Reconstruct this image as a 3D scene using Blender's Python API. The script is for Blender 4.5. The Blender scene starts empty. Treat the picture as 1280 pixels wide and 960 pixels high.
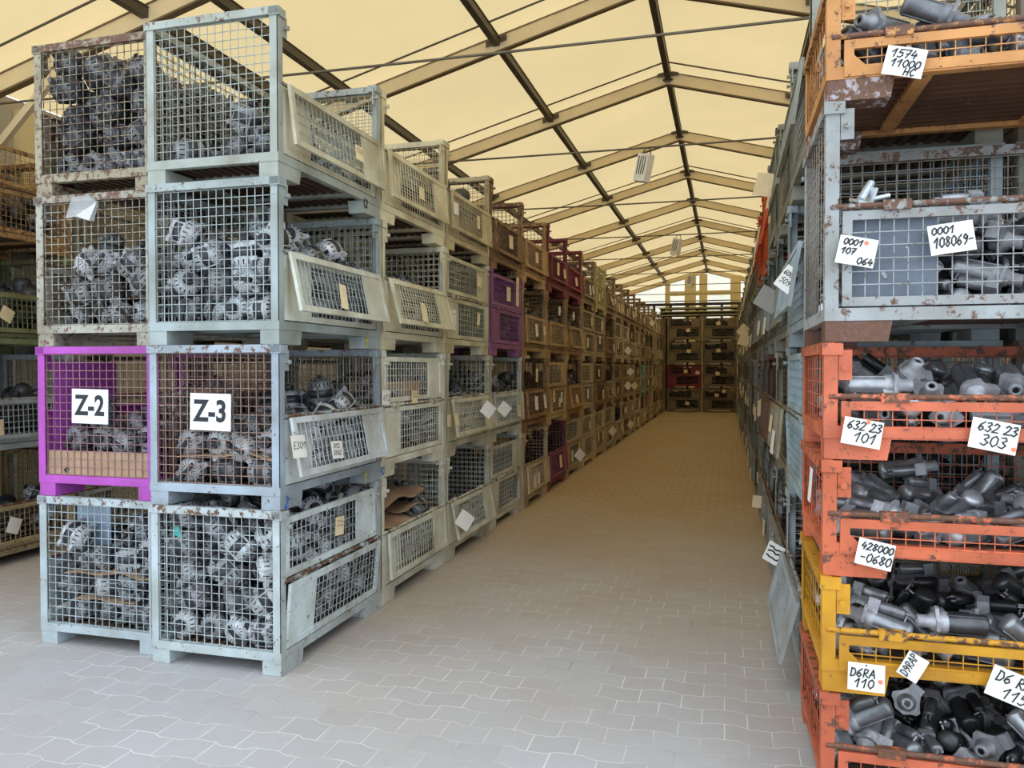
import bpy, math, random
from mathutils import Vector, Matrix, Quaternion
R = random.Random(11)
sc = bpy.context.scene
COL = sc.collection
PI = math.pi

# ---------------------------------------------------------------- camera, sky, exposure
CAM = Vector((0, 0, 1.766))
cd = bpy.data.cameras.new('camera'); cam = bpy.data.objects.new('camera', cd); COL.objects.link(cam)
cam.location = CAM
cam.rotation_euler = (math.radians(90 - 1.175), 0, math.radians(15.37))
cd.sensor_width = 36; cd.lens = 36 * 975 / 1280; cd.clip_start = .05; cd.clip_end = 300
sc.camera = cam
w = bpy.data.worlds.new('world'); sc.world = w; w.use_nodes = True
bg = w.node_tree.nodes['Background']
bg.inputs[0].default_value = (.78, .89, 1.0, 1); bg.inputs[1].default_value = 2.45
sc.view_settings.view_transform = 'Standard'; sc.view_settings.look = 'None'
sc.view_settings.gamma = 1; sc.view_settings.exposure = 0; sc.view_settings.use_curve_mapping = False
sc.cycles.max_bounces = 10; sc.cycles.diffuse_bounces = 5; sc.cycles.use_denoising = True

# ---------------------------------------------------------------- helpers
def lin(c):
    return tuple(((v / 255) / 12.92 if v / 255 <= .04045 else ((v / 255 + .055) / 1.055) ** 2.4) for v in c)

class MB:
    def __init__(s): s.v = []; s.f = []; s.m = []; s.sm = []; s.mi = 0; s.M = None
    def add(s, vs, fs, smooth=False):
        b = len(s.v)
        if s.M is not None: vs = [tuple(s.M @ Vector(p)) for p in vs]
        s.v += vs
        for f in fs:
            s.f.append(tuple(b + i for i in f)); s.m.append(s.mi); s.sm.append(smooth)
    def box(s, x0, x1, y0, y1, z0, z1):
        s.add([(x0, y0, z0), (x1, y0, z0), (x1, y1, z0), (x0, y1, z0), (x0, y0, z1), (x1, y0, z1), (x1, y1, z1), (x0, y1, z1)],
              [(3, 2, 1, 0), (4, 5, 6, 7), (0, 1, 5, 4), (1, 2, 6, 5), (2, 3, 7, 6), (3, 0, 4, 7)])
    def hexa(s, lo, hi):          # 4 lower points, 4 upper points
        s.add(list(lo) + list(hi), [(3, 2, 1, 0), (4, 5, 6, 7), (0, 1, 5, 4), (1, 2, 6, 5), (2, 3, 7, 6), (3, 0, 4, 7)])
    def tube(s, p, q, r, n=6, r2=None, smooth=True):
        p = Vector(p); q = Vector(q); d = (q - p).normalized()
        a = d.orthogonal().normalized(); b = d.cross(a); r2 = r if r2 is None else r2
        vs = []
        for k in range(n):
            t = 2 * PI * k / n; o = a * math.cos(t) + b * math.sin(t)
            vs += [tuple(p + o * r), tuple(q + o * r2)]
        fs = [(2 * k, 2 * ((k + 1) % n), 2 * ((k + 1) % n) + 1, 2 * k + 1) for k in range(n)]
        s.add(vs, fs, smooth and n > 4)
        s.add([vs[2 * k] for k in range(n)], [tuple(range(n - 1, -1, -1))]); s.add([vs[2 * k + 1] for k in range(n)], [tuple(range(n))])
    def lathe(s, prof, n=20, slots=(), depth=.01, axis='z', c=(0, 0, 0), skip=2, dark=1):
        """profile (r, z) turned about an axis; bands listed in slots get recessed vents"""
        vs = []
        for r, z in prof:
            for k in range(n):
                a = 2 * PI * k / n; x, y = r * math.cos(a), r * math.sin(a)
                vs.append((x + c[0], y + c[1], z + c[2]) if axis == 'z' else (z + c[0], x + c[1], y + c[2]))
        fs = []; extra = []
        for i in range(len(prof) - 1):
            for k in range(n):
                q = (i * n + k, i * n + (k + 1) % n, (i + 1) * n + (k + 1) % n, (i + 1) * n + k)
                if i in slots and k % skip == 0: extra.append(q)
                else: fs.append(q)
        s.add(vs, fs, True)
        for q in extra:
            P = [Vector(vs[j]) for j in q]; nn = (P[1] - P[0]).cross(P[3] - P[0])
            if nn.length < 1e-9: continue
            nn.normalize(); m = sum(P, Vector()) / 4
            e1 = (P[1] - P[0]).normalized(); I = [m + (p - m) * .92 - e1 * ((p - m).dot(e1) * .44) for p in P]; D = [p - nn * depth for p in I]
            A = [tuple(p) for p in P + I]
            s.add(A, [(j, (j + 1) % 4, 4 + (j + 1) % 4, 4 + j) for j in range(4)])
            mi = s.mi; s.mi = dark
            s.add([tuple(p) for p in I + D], [(j, (j + 1) % 4, 4 + (j + 1) % 4, 4 + j) for j in range(4)] + [(4, 5, 6, 7)])
            s.mi = mi
    def prism(s, pts, z0, z1):
        n = len(pts)
        s.add([(x, y, z0) for x, y in pts] + [(x, y, z1) for x, y in pts],
              [tuple(range(n - 1, -1, -1)), tuple(range(n, 2 * n))] + [(k, (k + 1) % n, n + (k + 1) % n, n + k) for k in range(n)])
    def mesh(s, name, *mats):
        me = bpy.data.meshes.new(name); me.from_pydata(s.v, [], s.f)
        me.polygons.foreach_set('material_index', s.m); me.polygons.foreach_set('use_smooth', s.sm)
        for m in mats: me.materials.append(m)
        me.update(); return me

def ob(name, me, parent=None, loc=(0, 0, 0), rot=(0, 0, 0), color=None):
    o = bpy.data.objects.new(name, me); COL.objects.link(o)
    o.location = loc; o.rotation_euler = rot
    if parent is not None: o.parent = parent
    if color is not None: o.color = color
    return o
def tag(o, label=None, cat=None, group=None, kind=None):
    if label: o['label'] = label
    if cat: o['category'] = cat
    if group: o['group'] = group
    if kind: o['kind'] = kind
    return o
def jit(c, a=.06):
    k = 1 + R.uniform(-a, a)
    return tuple(min(1, v * k) for v in c)

# ---------------------------------------------------------------- materials
def newmat(name):
    m = bpy.data.materials.new(name); m.use_nodes = True
    nt = m.node_tree; return m, nt, nt.nodes['Principled BSDF']
def N(nt, t, **k):
    n = nt.nodes.new(t)
    for a, v in k.items(): setattr(n, a, v)
    return n
def ramp(nt, src, p0, p1, c0=(0, 0, 0, 1), c1=(1, 1, 1, 1)):
    r = N(nt, 'ShaderNodeValToRGB'); r.color_ramp.elements[0].position = p0; r.color_ramp.elements[1].position = p1
    r.color_ramp.elements[0].color = c0; r.color_ramp.elements[1].color = c1
    nt.links.new(src, r.inputs[0]); return r.outputs[0]
def mix(nt, fac, a, b, mode='MIX'):
    n = N(nt, 'ShaderNodeMix', data_type='RGBA', blend_type=mode)
    for sck, v in ((n.inputs[0], fac), (n.inputs[6], a), (n.inputs[7], b)):
        if hasattr(v, 'links') or isinstance(v, bpy.types.NodeSocket): nt.links.new(v, sck)
        else: sck.default_value = v if isinstance(v, (int, float)) else (*v[:3], 1)
    return n.outputs[2]
def math_(nt, op, a, b=None, c=None):
    n = N(nt, 'ShaderNodeMath', operation=op)
    for i, v in enumerate((a, b, c)):
        if v is None: continue
        if isinstance(v, bpy.types.NodeSocket): nt.links.new(v, n.inputs[i])
        else: n.inputs[i].default_value = v
    return n.outputs[0]
def noise(nt, vec, scale, detail=4, rough=.6):
    n = N(nt, 'ShaderNodeTexNoise'); n.inputs['Scale'].default_value = scale; n.inputs['Detail'].default_value = detail
    n.inputs['Roughness'].default_value = rough
    if vec is not None: nt.links.new(vec, n.inputs['Vector'])
    return n.outputs[0]

def paint_mat():
    """chipped paint in the object's own colour; the alpha says how rusty the piece is"""
    m, nt, p = newmat('worn_paint')
    oi = N(nt, 'ShaderNodeObjectInfo'); tc = N(nt, 'ShaderNodeTexCoord')
    add = N(nt, 'ShaderNodeVectorMath', operation='ADD')
    sc_ = N(nt, 'ShaderNodeVectorMath', operation='SCALE'); nt.links.new(oi.outputs['Location'], sc_.inputs[0]); sc_.inputs['Scale'].default_value = 3.7
    nt.links.new(tc.outputs['Object'], add.inputs[0]); nt.links.new(sc_.outputs[0], add.inputs[1])
    v = add.outputs[0]
    n1 = noise(nt, v, 26, 7, .68); n2 = noise(nt, v, 3, 3); n3 = noise(nt, v, 60, 2)
    lo = math_(nt, 'SUBTRACT', .80, math_(nt, 'MULTIPLY', oi.outputs['Alpha'], .49))
    chip = math_(nt, 'MULTIPLY', math_(nt, 'SUBTRACT', n1, lo), 14); chip.node.use_clamp = True
    rust = mix(nt, n3, lin((74, 46, 34)), lin((122, 84, 60)))
    grime = mix(nt, ramp(nt, n2, .35, .75), lin((255, 255, 255)), lin((196, 186, 172)))
    base = mix(nt, 1.0, oi.outputs['Color'], grime, 'MULTIPLY')
    col = mix(nt, chip, base, rust)
    nt.links.new(col, p.inputs['Base Color']); p.inputs['Roughness'].default_value = .62
    p.inputs['Metallic'].default_value = 0.0
    bmp = N(nt, 'ShaderNodeBump'); bmp.inputs['Strength'].default_value = .25; bmp.inputs['Distance'].default_value = .002
    nt.links.new(n1, bmp.inputs['Height']); nt.links.new(bmp.outputs[0], p.inputs['Normal'])
    return m
def simple(name, rgb, rough=.7, metal=0, var=.15, scale=12, objcol=False):
    m, nt, p = newmat(name); tc = N(nt, 'ShaderNodeTexCoord')
    n1 = noise(nt, tc.outputs['Object'], scale)
    if objcol:
        oi = N(nt, 'ShaderNodeObjectInfo'); base = oi.outputs['Color']
    else: base = lin(rgb)
    col = mix(nt, ramp(nt, n1, .3, .7), base, (0, 0, 0), 'MIX') if False else None
    g = mix(nt, ramp(nt, n1, .3, .7), (1 - var,) * 3, (1 + var,) * 3)
    col = mix(nt, 1.0, base, g, 'MULTIPLY')
    nt.links.new(col, p.inputs['Base Color']); p.inputs['Roughness'].default_value = rough; p.inputs['Metallic'].default_value = metal
    return m
PAINT = paint_mat()
ALU = simple('cast_aluminium', None, .5, .35, .3, 25, True)
DARK = simple('vent_black', (16, 16, 18), .8)
STEEL = simple('oily_steel', (66, 66, 70), .45, .5, .35, 30)
RUBBER = simple('black_plastic', (34, 34, 37), .55, 0, .3)
PAPER = simple('paper', (226, 222, 214), .85, 0, .05, 6)
MANILA = simple('manila_card', (225, 205, 165), .85, 0, .08, 6)
GREYCARD = simple('grey_card', (150, 146, 140), .85, 0, .05, 6)
SIGNW = simple('white_sign', (228, 233, 238), .5, 0, .02, 4)
INK = simple('black_ink', (38, 38, 42), .7)
BLUEINK = simple('blue_marker', (60, 120, 210), .7)
YELINK = simple('yellow_marker', (225, 220, 60), .7)
DOT = simple('orange_dot', (245, 130, 95), .7)
CARDB = simple('cardboard', (172, 142, 114), .85, 0, .15, 9)
TEAL = simple('teal_plastic', (80, 175, 165), .5)
ALUBEAM = simple('tent_aluminium', (234, 214, 172), .55, 0, .08, 2)
PURLIN = simple('backlit_aluminium', (84, 76, 62), .5, .2, .1, 3)  # backlit darkness of the purlins put into the base colour
FLANGE = simple('beam_flange', (118, 98, 66), .6, 0, .1, 3)
CABLE = simple('steel_cable', (105, 96, 80), .5, .3)
LAMPW = simple('lamp_white', (232, 228, 215), .5)
CREAM = simple('cream_panel', (228, 210, 160), .7, 0, .06, 2)
LOUVER = simple('grey_louver', (150, 146, 135), .6, 0, .1)
BLACKST = simple('black_steel', (42, 38, 34), .6)
PALE = simple('pale_slat', (170, 160, 128), .7)

def pvc(name, rgb, t, mold=0):
    m, nt, p = newmat(name); nt.nodes.remove(p)
    out = nt.nodes['Material Output']; geo = N(nt, 'ShaderNodeNewGeometry')
    n1 = noise(nt, geo.outputs['Position'], .5, 5); n2 = noise(nt, geo.outputs['Position'], 5, 5, .7)
    c = mix(nt, ramp(nt, n1, .3, .75), tuple(rgb), tuple(v * .9 for v in rgb))
    c = mix(nt, math_(nt, 'MULTIPLY', ramp(nt, n2, .70, .80), .35), c, lin((150, 130, 60)))
    tr = N(nt, 'ShaderNodeBsdfTranslucent'); df = N(nt, 'ShaderNodeBsdfDiffuse'); mx = N(nt, 'ShaderNodeMixShader'); mx.inputs[0].default_value = t
    nt.links.new(c, tr.inputs[0]); nt.links.new(c, df.inputs[0])
    nt.links.new(df.outputs[0], mx.inputs[1]); nt.links.new(tr.outputs[0], mx.inputs[2]); nt.links.new(mx.outputs[0], out.inputs[0])
    return m
ROOF = pvc('roof_tarpaulin', (.93, .68, .335), .43)
SIDEPVC = pvc('side_tarpaulin', (.40, .34, .23), .12)
ENDPVC = pvc('end_tarpaulin', (.95, .90, .76), .5)

def floor_mat():
    m, nt, p = newmat('interlocking_pavers')
    geo = N(nt, 'ShaderNodeNewGeometry'); sx = N(nt, 'ShaderNodeSeparateXYZ'); nt.links.new(geo.outputs['Position'], sx.inputs[0])
    X, Y = sx.outputs[0], sx.outputs[1]
    pp = math_(nt, 'PINGPONG', math_(nt, 'DIVIDE', X, .17), 1.0)      # trapezoid wave along the rows
    tz = math_(nt, 'MULTIPLY', math_(nt, 'SUBTRACT', pp, .5), 7)
    cl = N(nt, 'ShaderNodeClamp'); cl.inputs[1].default_value = -1; cl.inputs[2].default_value = 1; nt.links.new(tz, cl.inputs[0])
    y2 = math_(nt, 'ADD', Y, math_(nt, 'MULTIPLY', cl.outputs[0], .013))
    cb = N(nt, 'ShaderNodeCombineXYZ'); nt.links.new(X, cb.inputs[0]); nt.links.new(y2, cb.inputs[1])
    br = N(nt, 'ShaderNodeTexBrick'); nt.links.new(cb.outputs[0], br.inputs['Vector'])
    br.offset = .5; br.squash = 1
    for k, v in (('Scale', 1), ('Mortar Size', .003), ('Mortar Smooth', .3), ('Bias', 0), ('Brick Width', .22), ('Row Height', .165)): br.inputs[k].default_value = v
    br.inputs['Color1'].default_value = (*lin((181, 181, 184)), 1); br.inputs['Color2'].default_value = (*lin((175, 174, 176)), 1)
    n1 = noise(nt, geo.outputs['Position'], .7, 5); n2 = noise(nt, geo.outputs['Position'], 9, 5, .7); n3 = noise(nt, geo.outputs['Position'], 1.6, 3)
    sand = mix(nt, ramp(nt, n3, .28, .56), lin((150, 146, 140)), lin((240, 240, 236)))
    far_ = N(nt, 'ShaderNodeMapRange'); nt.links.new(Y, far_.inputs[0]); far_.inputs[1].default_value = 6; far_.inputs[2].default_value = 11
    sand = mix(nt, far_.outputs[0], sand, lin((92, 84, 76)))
    c = mix(nt, math_(nt, 'MULTIPLY', br.outputs['Fac'], .9), br.outputs['Color'], sand)
    c = mix(nt, math_(nt, 'MULTIPLY', ramp(nt, n1, .35, .75), .45), c, lin((168, 152, 140)))
    c = mix(nt, math_(nt, 'MULTIPLY', ramp(nt, n2, .55, .75), .25), c, lin((140, 134, 128)))
    # trodden inner aisle, with the tent's warm light tinted into the floor colour
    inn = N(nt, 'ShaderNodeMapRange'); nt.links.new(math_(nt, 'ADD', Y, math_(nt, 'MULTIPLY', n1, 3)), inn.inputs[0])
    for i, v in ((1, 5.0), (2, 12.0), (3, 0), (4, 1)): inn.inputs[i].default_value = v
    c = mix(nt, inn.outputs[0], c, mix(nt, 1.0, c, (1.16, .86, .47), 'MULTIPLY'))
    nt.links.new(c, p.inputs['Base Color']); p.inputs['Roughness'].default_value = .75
    bmp = N(nt, 'ShaderNodeBump'); bmp.inputs['Strength'].default_value = .3; bmp.inputs['Distance'].default_value = .004; bmp.invert = True
    nt.links.new(br.outputs['Fac'], bmp.inputs['Height']); nt.links.new(bmp.outputs[0], p.inputs['Normal'])
    return m
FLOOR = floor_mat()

# ---------------------------------------------------------------- the tent hall
def struct(name, mb, mat, parent=None):
    o = ob(name, mb.mesh(name, mat), parent)
    if parent is None: o['kind'] = 'structure'
    return o
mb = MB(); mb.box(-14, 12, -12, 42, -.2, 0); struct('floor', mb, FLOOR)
RX, RZ, SL, HS = -.881, 6.27, .27, 6.3
Y0, Y1 = 3.05, 36.45
EZ = RZ - SL * HS
def sheet(name, pts, mat, th=.003):
    mb = MB(); P = [Vector(p) for p in pts]; n = (P[1] - P[0]).cross(P[2] - P[0]).normalized() * th
    mb.add([tuple(p) for p in P], [(0, 1, 2, 3) if len(P) == 4 else tuple(range(len(P)))])
    return struct(name, mb, mat)
sheet('ceiling', [(RX, Y0, RZ + .01), (RX, Y1, RZ + .01), (RX - HS, Y1, EZ + .01), (RX - HS, Y0, EZ + .01)], ROOF)
sheet('ceiling', [(RX, Y1, RZ + .01), (RX, Y0, RZ + .01), (RX + HS, Y0, EZ + .01), (RX + HS, Y1, EZ + .01)], ROOF)
sheet('wall_left', [(RX - HS, Y0, 0), (RX - HS, Y1, 0), (RX - HS, Y1, EZ), (RX - HS, Y0, EZ)], SIDEPVC)
sheet('wall_right', [(RX + HS, Y1, 0), (RX + HS, Y0, 0), (RX + HS, Y0, EZ), (RX + HS, Y1, EZ)], SIDEPVC)
mb = MB(); mb.box(RX - HS, RX + HS, Y1 - .04, Y1 + .04, 0, 3.98); struct('wall_end', mb, LOUVER)
sheet('wall_end', [(RX - HS, Y1, 3.98), (RX + HS, Y1, 3.98), (RX + HS, Y1, EZ), (RX, Y1, RZ), (RX - HS, Y1, EZ)], ENDPVC)
RAF = [3.09 + 3.03 * k for k in range(12)]
RD = .20                                              # rafter depth
ORD = 'first second third fourth fifth sixth seventh eighth ninth tenth eleventh twelfth thirteenth fourteenth fifteenth sixteenth seventeenth eighteenth nineteenth twentieth twenty-first twenty-second'.split()
def rafter(i, y):
    for s_, nm in ((-1, 'left'), (1, 'right')):
        mb = MB()
        a = (RX, RZ); b = (RX + s_ * HS, EZ)
        fl = MB()
        for (m2, w_, d0, d1) in ((mb, .05, .012, RD - .012), (fl, .075, 0, .014), (fl, .075, RD - .020, RD)):
            m2.hexa([(a[0], y - w_ / 2, a[1] - d1), (b[0], y - w_ / 2, b[1] - d1), (b[0], y + w_ / 2, b[1] - d1), (a[0], y + w_ / 2, a[1] - d1)],
                    [(a[0], y - w_ / 2, a[1] - d0), (b[0], y - w_ / 2, b[1] - d0), (b[0], y + w_ / 2, b[1] - d0), (a[0], y + w_ / 2, a[1] - d0)])
        r = struct('ceiling_beam', mb, ALUBEAM)
        ob('beam_flange', fl.mesh('beam_flange', FLANGE), r)
        gs = MB(); z = RZ - .045
        if s_ < 0:                                    # ridge bracket
            gs.box(RX - .16, RX + .16, y - .048, y - .04, z - .03, z + .035)
            gs.box(RX - .05, RX + .05, y - .046, y - .04, z - .12, z - .03)
            ob('ridge_bracket', gs.mesh('ridge_bracket', PURLIN), r)
            bl = MB()
            for dx in (-.06, .06): bl.tube((RX + dx, y - .056, z - .085), (RX + dx, y - .04, z - .085), .016, 8)
            ob('bolt', bl.mesh('bolt', BLACKST), r)
        for d in (1.82, 3.69):
            gs = MB(); zz = RZ - SL * d
            gs.hexa([(RX + s_ * (d - .13), y - .048, zz - .10 + .035), (RX + s_ * (d + .13), y - .048, zz - .10 - .035), (RX + s_ * (d + .13), y - .04, zz - .10 - .035), (RX + s_ * (d - .13), y - .04, zz - .10 + .035)],
                    [(RX + s_ * (d - .13), y - .048, zz - .03 + .035), (RX + s_ * (d + .13), y - .048, zz - .03 - .035), (RX + s_ * (d + .13), y - .04, zz - .03 - .035), (RX + s_ * (d - .13), y - .04, zz - .03 + .035)])
            ob('purlin_bracket', gs.mesh('purlin_bracket', PURLIN), r)
        mb = MB(); x = RX + s_ * (HS - .06); mb.box(x - .06, x + .06, y - .09, y + .09, 0, EZ - .02)
        struct('wall_column', mb, CREAM)
        mb = MB()                                     # knee brace at the eave
        mb.tube((x - s_ * .1, y - .04, EZ - .75), (x - s_ * 1.0, y - .04, EZ + SL * .95 - RD), .045, 4)
        struct('ceiling_beam_brace', mb, ALUBEAM)
for i, y in enumerate(RAF): rafter(i, y)
PUR = [0, -1.82, -3.69, -4.3, 1.82, 3.69]
for d in PUR:
    z = RZ - SL * abs(d) - .075; mb = MB(); x = RX + d
    mb.box(x - .04, x + .04, Y0, Y1 - .1, z - .05, z + .04); mb.box(x - .05, x + .05, Y0, Y1 - .1, z + .04, z + .05)
    struct('ceiling_purlin', mb, PURLIN)
for y in (5.75, 8.72, 11.72, 17.8, 23.8, 29.8):      # thin welt rods under the tarpaulin
    mb = MB(); mb.tube((RX - HS + .1, y, EZ + .01), (RX, y, RZ - .012), .012); mb.tube((RX, y, RZ - .012), (RX + HS - .1, y, EZ + .01), .012)
    struct('ceiling_welt', mb, CABLE)
for i, y in enumerate(RAF[1:], 1):
    mb = MB(); n = 14
    P = [(RX - HS + .15 + (2 * HS - .3) * k / n, y - .07, 4.34 - .05 * math.sin(PI * k / n)) for k in range(n + 1)]
    for a, b in zip(P, P[1:]): mb.tube(a, b, .011)
    o = ob('tie_cable', mb.mesh('tie_cable', CABLE))
    tag(o, f'taut steel tie cable spanning the tent under the {ORD[i - 1]} rafter from the entrance', 'cable', 'tie cables under the rafters')
for i, y in ((2, RAF[2]), (4, RAF[4]), (6, RAF[6])): # slotted box lamps hung from the ties
    t = bpy.data.objects.new('hanging_lamp', None); COL.objects.link(t); t.location = (RX, y - .07, 4.285); t.rotation_euler = (0, math.radians(14), math.radians(-28))
    tag(t, f'white slotted box lamp hanging from the {("second", "fourth", "sixth")[i // 2 - 1]} tie cable under the ridge', 'lamp', 'lamps hanging from the tie cables')
    mb = MB(); mb.box(-.075, .075, -.06, .06, -.38, -.07); ob('lamp_housing', mb.mesh('lamp_housing', LAMPW), t)
    mb = MB()
    for k in range(4): mb.box(-.055 + k * .03, -.043 + k * .03, -.0615, -.0605, -.30, -.10)
    mb.box(-.0765, -.0755, -.05, .05, -.36, -.33)
    ob('vent_slot', mb.mesh('vent_slot', BLACKST), t)
    mb = MB(); mb.tube((-.06, 0, -.07), (-.03, 0, .0), .006); mb.tube((.06, 0, -.07), (.03, 0, .0), .006); mb.tube((-.035, 0, 0), (.035, 0, 0), .008); ob('bracket', mb.mesh('bracket', BLACKST), t)
    mb = MB(); mb.box(-.06, .06, -.045, .045, -.384, -.379); ob('lamp_glass', mb.mesh('lamp_glass', BLACKST), t)
# left wall louvre panel and extra post seen above the far row
mb = MB(); mb.box(-7.17, -7.05, 6.5, 6.66, 0, 4.45); struct('wall_column', mb, CREAM)
mb = MB()
for k in range(5): mb.box(-7.16, -7.12, 6.75, 8.9, 3.2 + k * .25, 3.42 + k * .25)
struct('window_1', mb, LOUVER)
# gable frame
def gframe(x0, x1, z0, z1, y=Y1 - .12):
    mb = MB(); mb.box(x0, x1, y - .06, y + .06, z0, z1); struct('trim_1', mb, CREAM)
gframe(-2.72, -2.5, 0, 5.75); gframe(-1.85, -1.35, 0, 5.9); gframe(-1.2, -.85, 0, 6.0); gframe(.15, .6, 0, 5.9)
gframe(-2.72, .6, 5.05, 5.25, Y1 - .13)
mb = MB(); mb.box(-7, 5.2, Y1 - .13, Y1 - .1, 4.8, 4.83); struct('trim_2', mb, CABLE)
mb = MB(); mb.box(-4.62, -4.56, Y1 - .2, Y1 - .1, 3.6, 5.3); struct('trim_3', mb, ALUBEAM)
# dark rack and pale slatted pallets on top of the end stacks
t = bpy.data.objects.new('steel_rack', None); COL.objects.link(t); t.location = (-1.2, 33.9, 0)
tag(t, 'dark steel rack frame standing behind and above the end stacks across the aisle', 'rack')
for x in (-2.5, -1.8, -1.1, -.4, .3, 1.0, 1.7):
    mb = MB(); mb.box(x - .05, x + .05, -.05, .05, 0, 4.5); ob('rack_post', mb.mesh('rack_post', BLACKST), t)
for z in (4.46, 4.02): 
    mb = MB(); mb.box(-2.6, 1.8, -.06, .06, z - .05, z + .06); ob('rack_beam', mb.mesh('rack_beam', BLACKST), t)
for k in range(3):
    mb = MB()
    p = bpy.data.objects.new('slatted_pallet', None); COL.objects.link(p); p.location = (-1.05, 32.75, 3.80 + k * .14)
    tag(p, f'pale slatted pallet lying on the end stacks, {("lowest", "middle", "topmost")[k]} of three', 'pallet', 'pallets on the end stacks')
    mb = MB(); mb.box(-1.6, 1.5, -.45, .45, .085, .125); ob('top_deck', mb.mesh('top_deck', PALE), p)
    for x in (-1.5, -.1, 1.4):
        mb = MB(); mb.box(x - .06, x + .06, -.4, .4, 0, .085); ob('bearer', mb.mesh('bearer', BLACKST), p)
# ---------------------------------------------------------------- stillages (stackable mesh cages)
L, W, H, HH = 1.33, .88, .95, .467
def wires(mb, u0, u1, v0, v1, put, step=.052, r=.0028):
    """welded wire grid between u0..u1, v0..v1; put(u, v, layer) gives the point"""
    nu = max(2, round((u1 - u0) / step)); nv = max(2, round((v1 - v0) / step))
    for i in range(nu + 1):
        u = u0 + (u1 - u0) * i / nu; mb.tube(put(u, v0, -r), put(u, v1, -r), r, 4)
    for j in range(nv + 1):
        v = v0 + (v1 - v0) * j / nv; mb.tube(put(u0, v, r), put(u1, v, r), r, 4)
def p_base(mb, h=H):
    z0, z1 = .085, .135
    for s in (-1, 1):
        mb.box(s * W / 2 - (.045 if s > 0 else 0), s * W / 2 + (.045 if s < 0 else 0), -L / 2, L / 2, z0, z1)
        mb.box(-W / 2 + .045, W / 2 - .045, s * L / 2 - (.045 if s > 0 else 0), s * L / 2 + (.045 if s < 0 else 0), z0, z1)
    for y in (-.3, .3): mb.box(-W / 2 + .05, W / 2 - .05, y - .03, y + .03, z0 + .002, .118)
def p_deck(mb):
    n = 12
    for k in range(n):
        x0 = -W / 2 + .05 + (W - .1) * k / n; x1 = x0 + (W - .1) / n
        mb.box(x0, x0 + (x1 - x0) * .5, -L / 2 + .046, L / 2 - .046, .106, .112); mb.box(x0 + (x1 - x0) * .5, x1, -L / 2 + .046, L / 2 - .046, .120, .126)
        for xx in (x0 + (x1 - x0) * .5, x1): mb.box(xx - .002, xx + .002, -L / 2 + .046, L / 2 - .046, .108, .124)
def p_foot(mb, sx, sy):
    x1 = sx * (W / 2 - .004); x0 = sx * (W / 2 - .125); y1 = sy * (L / 2 - .004); y0 = sy * (L / 2 - .25); ym = sy * (L / 2 - .235)
    a, b = sorted((x0, x1))
    lo = [(a, min(y1, ym), .002), (b, min(y1, ym), .002), (b, max(y1, ym), .002), (a, max(y1, ym), .002)]
    hi = [(a, min(y1, y0), .086), (b, min(y1, y0), .086), (b, max(y1, y0), .086), (a, max(y1, y0), .086)]
    mb.hexa(lo, hi)
def p_post(mb, sx, sy, h=H):
    x, y = sx * W / 2, sy * L / 2; t = .006; a = .052
    mb.box(min(x, x - sx * t), max(x, x - sx * t), min(y, y - sy * a), max(y, y - sy * a), .135, h - .004)
    mb.box(min(x, x - sx * a), max(x, x - sx * a), min(y, y - sy * t), max(y, y - sy * t), .135, h - .004)
    if sx > 0:                                   # cap and folded stacking collar of the open side
        mb.box(x - .055, x + .010, min(y + sy * .008, y - sy * .07), max(y + sy * .008, y - sy * .07), h - .05, h - .003)
def p_pin(mb, sy, h=H):
    y = sy * (L / 2 - .075); mb.tube((W / 2 - .03, y, h - .10), (W / 2 + .022, y, h - .10), .008, 6); mb.tube((W / 2 + .016, y, h - .10), (W / 2 + .026, y, h - .10), .014, 6)
    mb.box(W / 2 - .012, W / 2 - .004, y - .02, y + .03, h - .15, h - .03)
def p_rail(mb, h=H):
    z0, z1 = h - .045, h
    for s in (-1, 1):
        y = s * L / 2; mb.box(-W / 2 - .008, W / 2 + .008, min(y + s * .008, y - s * .035), max(y + s * .008, y - s * .035), z0, z1)
    mb.box(-W / 2 - .008, -W / 2 + .035, -L / 2 + .036, L / 2 - .036, z0, z1)
def p_short(mb, s, h=H, coarse=False):
    if coarse:
        n = 8; pu = lambda u, v, r: (u, s * (L / 2 - .014) + r, v)
        for i in range(n + 1):
            u = -W / 2 + .055 + (W - .11) * i / n; mb.tube(pu(u, .14, -.0022), pu(u, h - .05, -.0022), .0022, 4)
        m = round((h - .19) / .052)
        for j in range(m + 1):
            v = .14 + (h - .19) * j / m; mb.tube(pu(-W / 2 + .055, v, .0022), pu(W / 2 - .055, v, .0022), .0022, 4)
        return
    wires(mb, -W / 2 + .055, W / 2 - .055, .14, h - .05, lambda u, v, r: (u, s * (L / 2 - .014) + r, v))
def p_back(mb, h=H):
    wires(mb, -L / 2 + .055, L / 2 - .055, .14, h - .05, lambda u, v, r: (-W / 2 + .014 + r, u, v))
def p_bar(mb, h=H):
    z = .535 if h > .6 else .252
    mb.tube((W / 2 - .004, -L / 2 + .02, z), (W / 2 - .004, L / 2 - .02, z), .012, 8)
    for y in (-L / 2 + .26, L / 2 - .26): mb.box(W / 2 - .02, W / 2 + .014, y - .05, y + .05, z - .022, z + .016)
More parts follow.
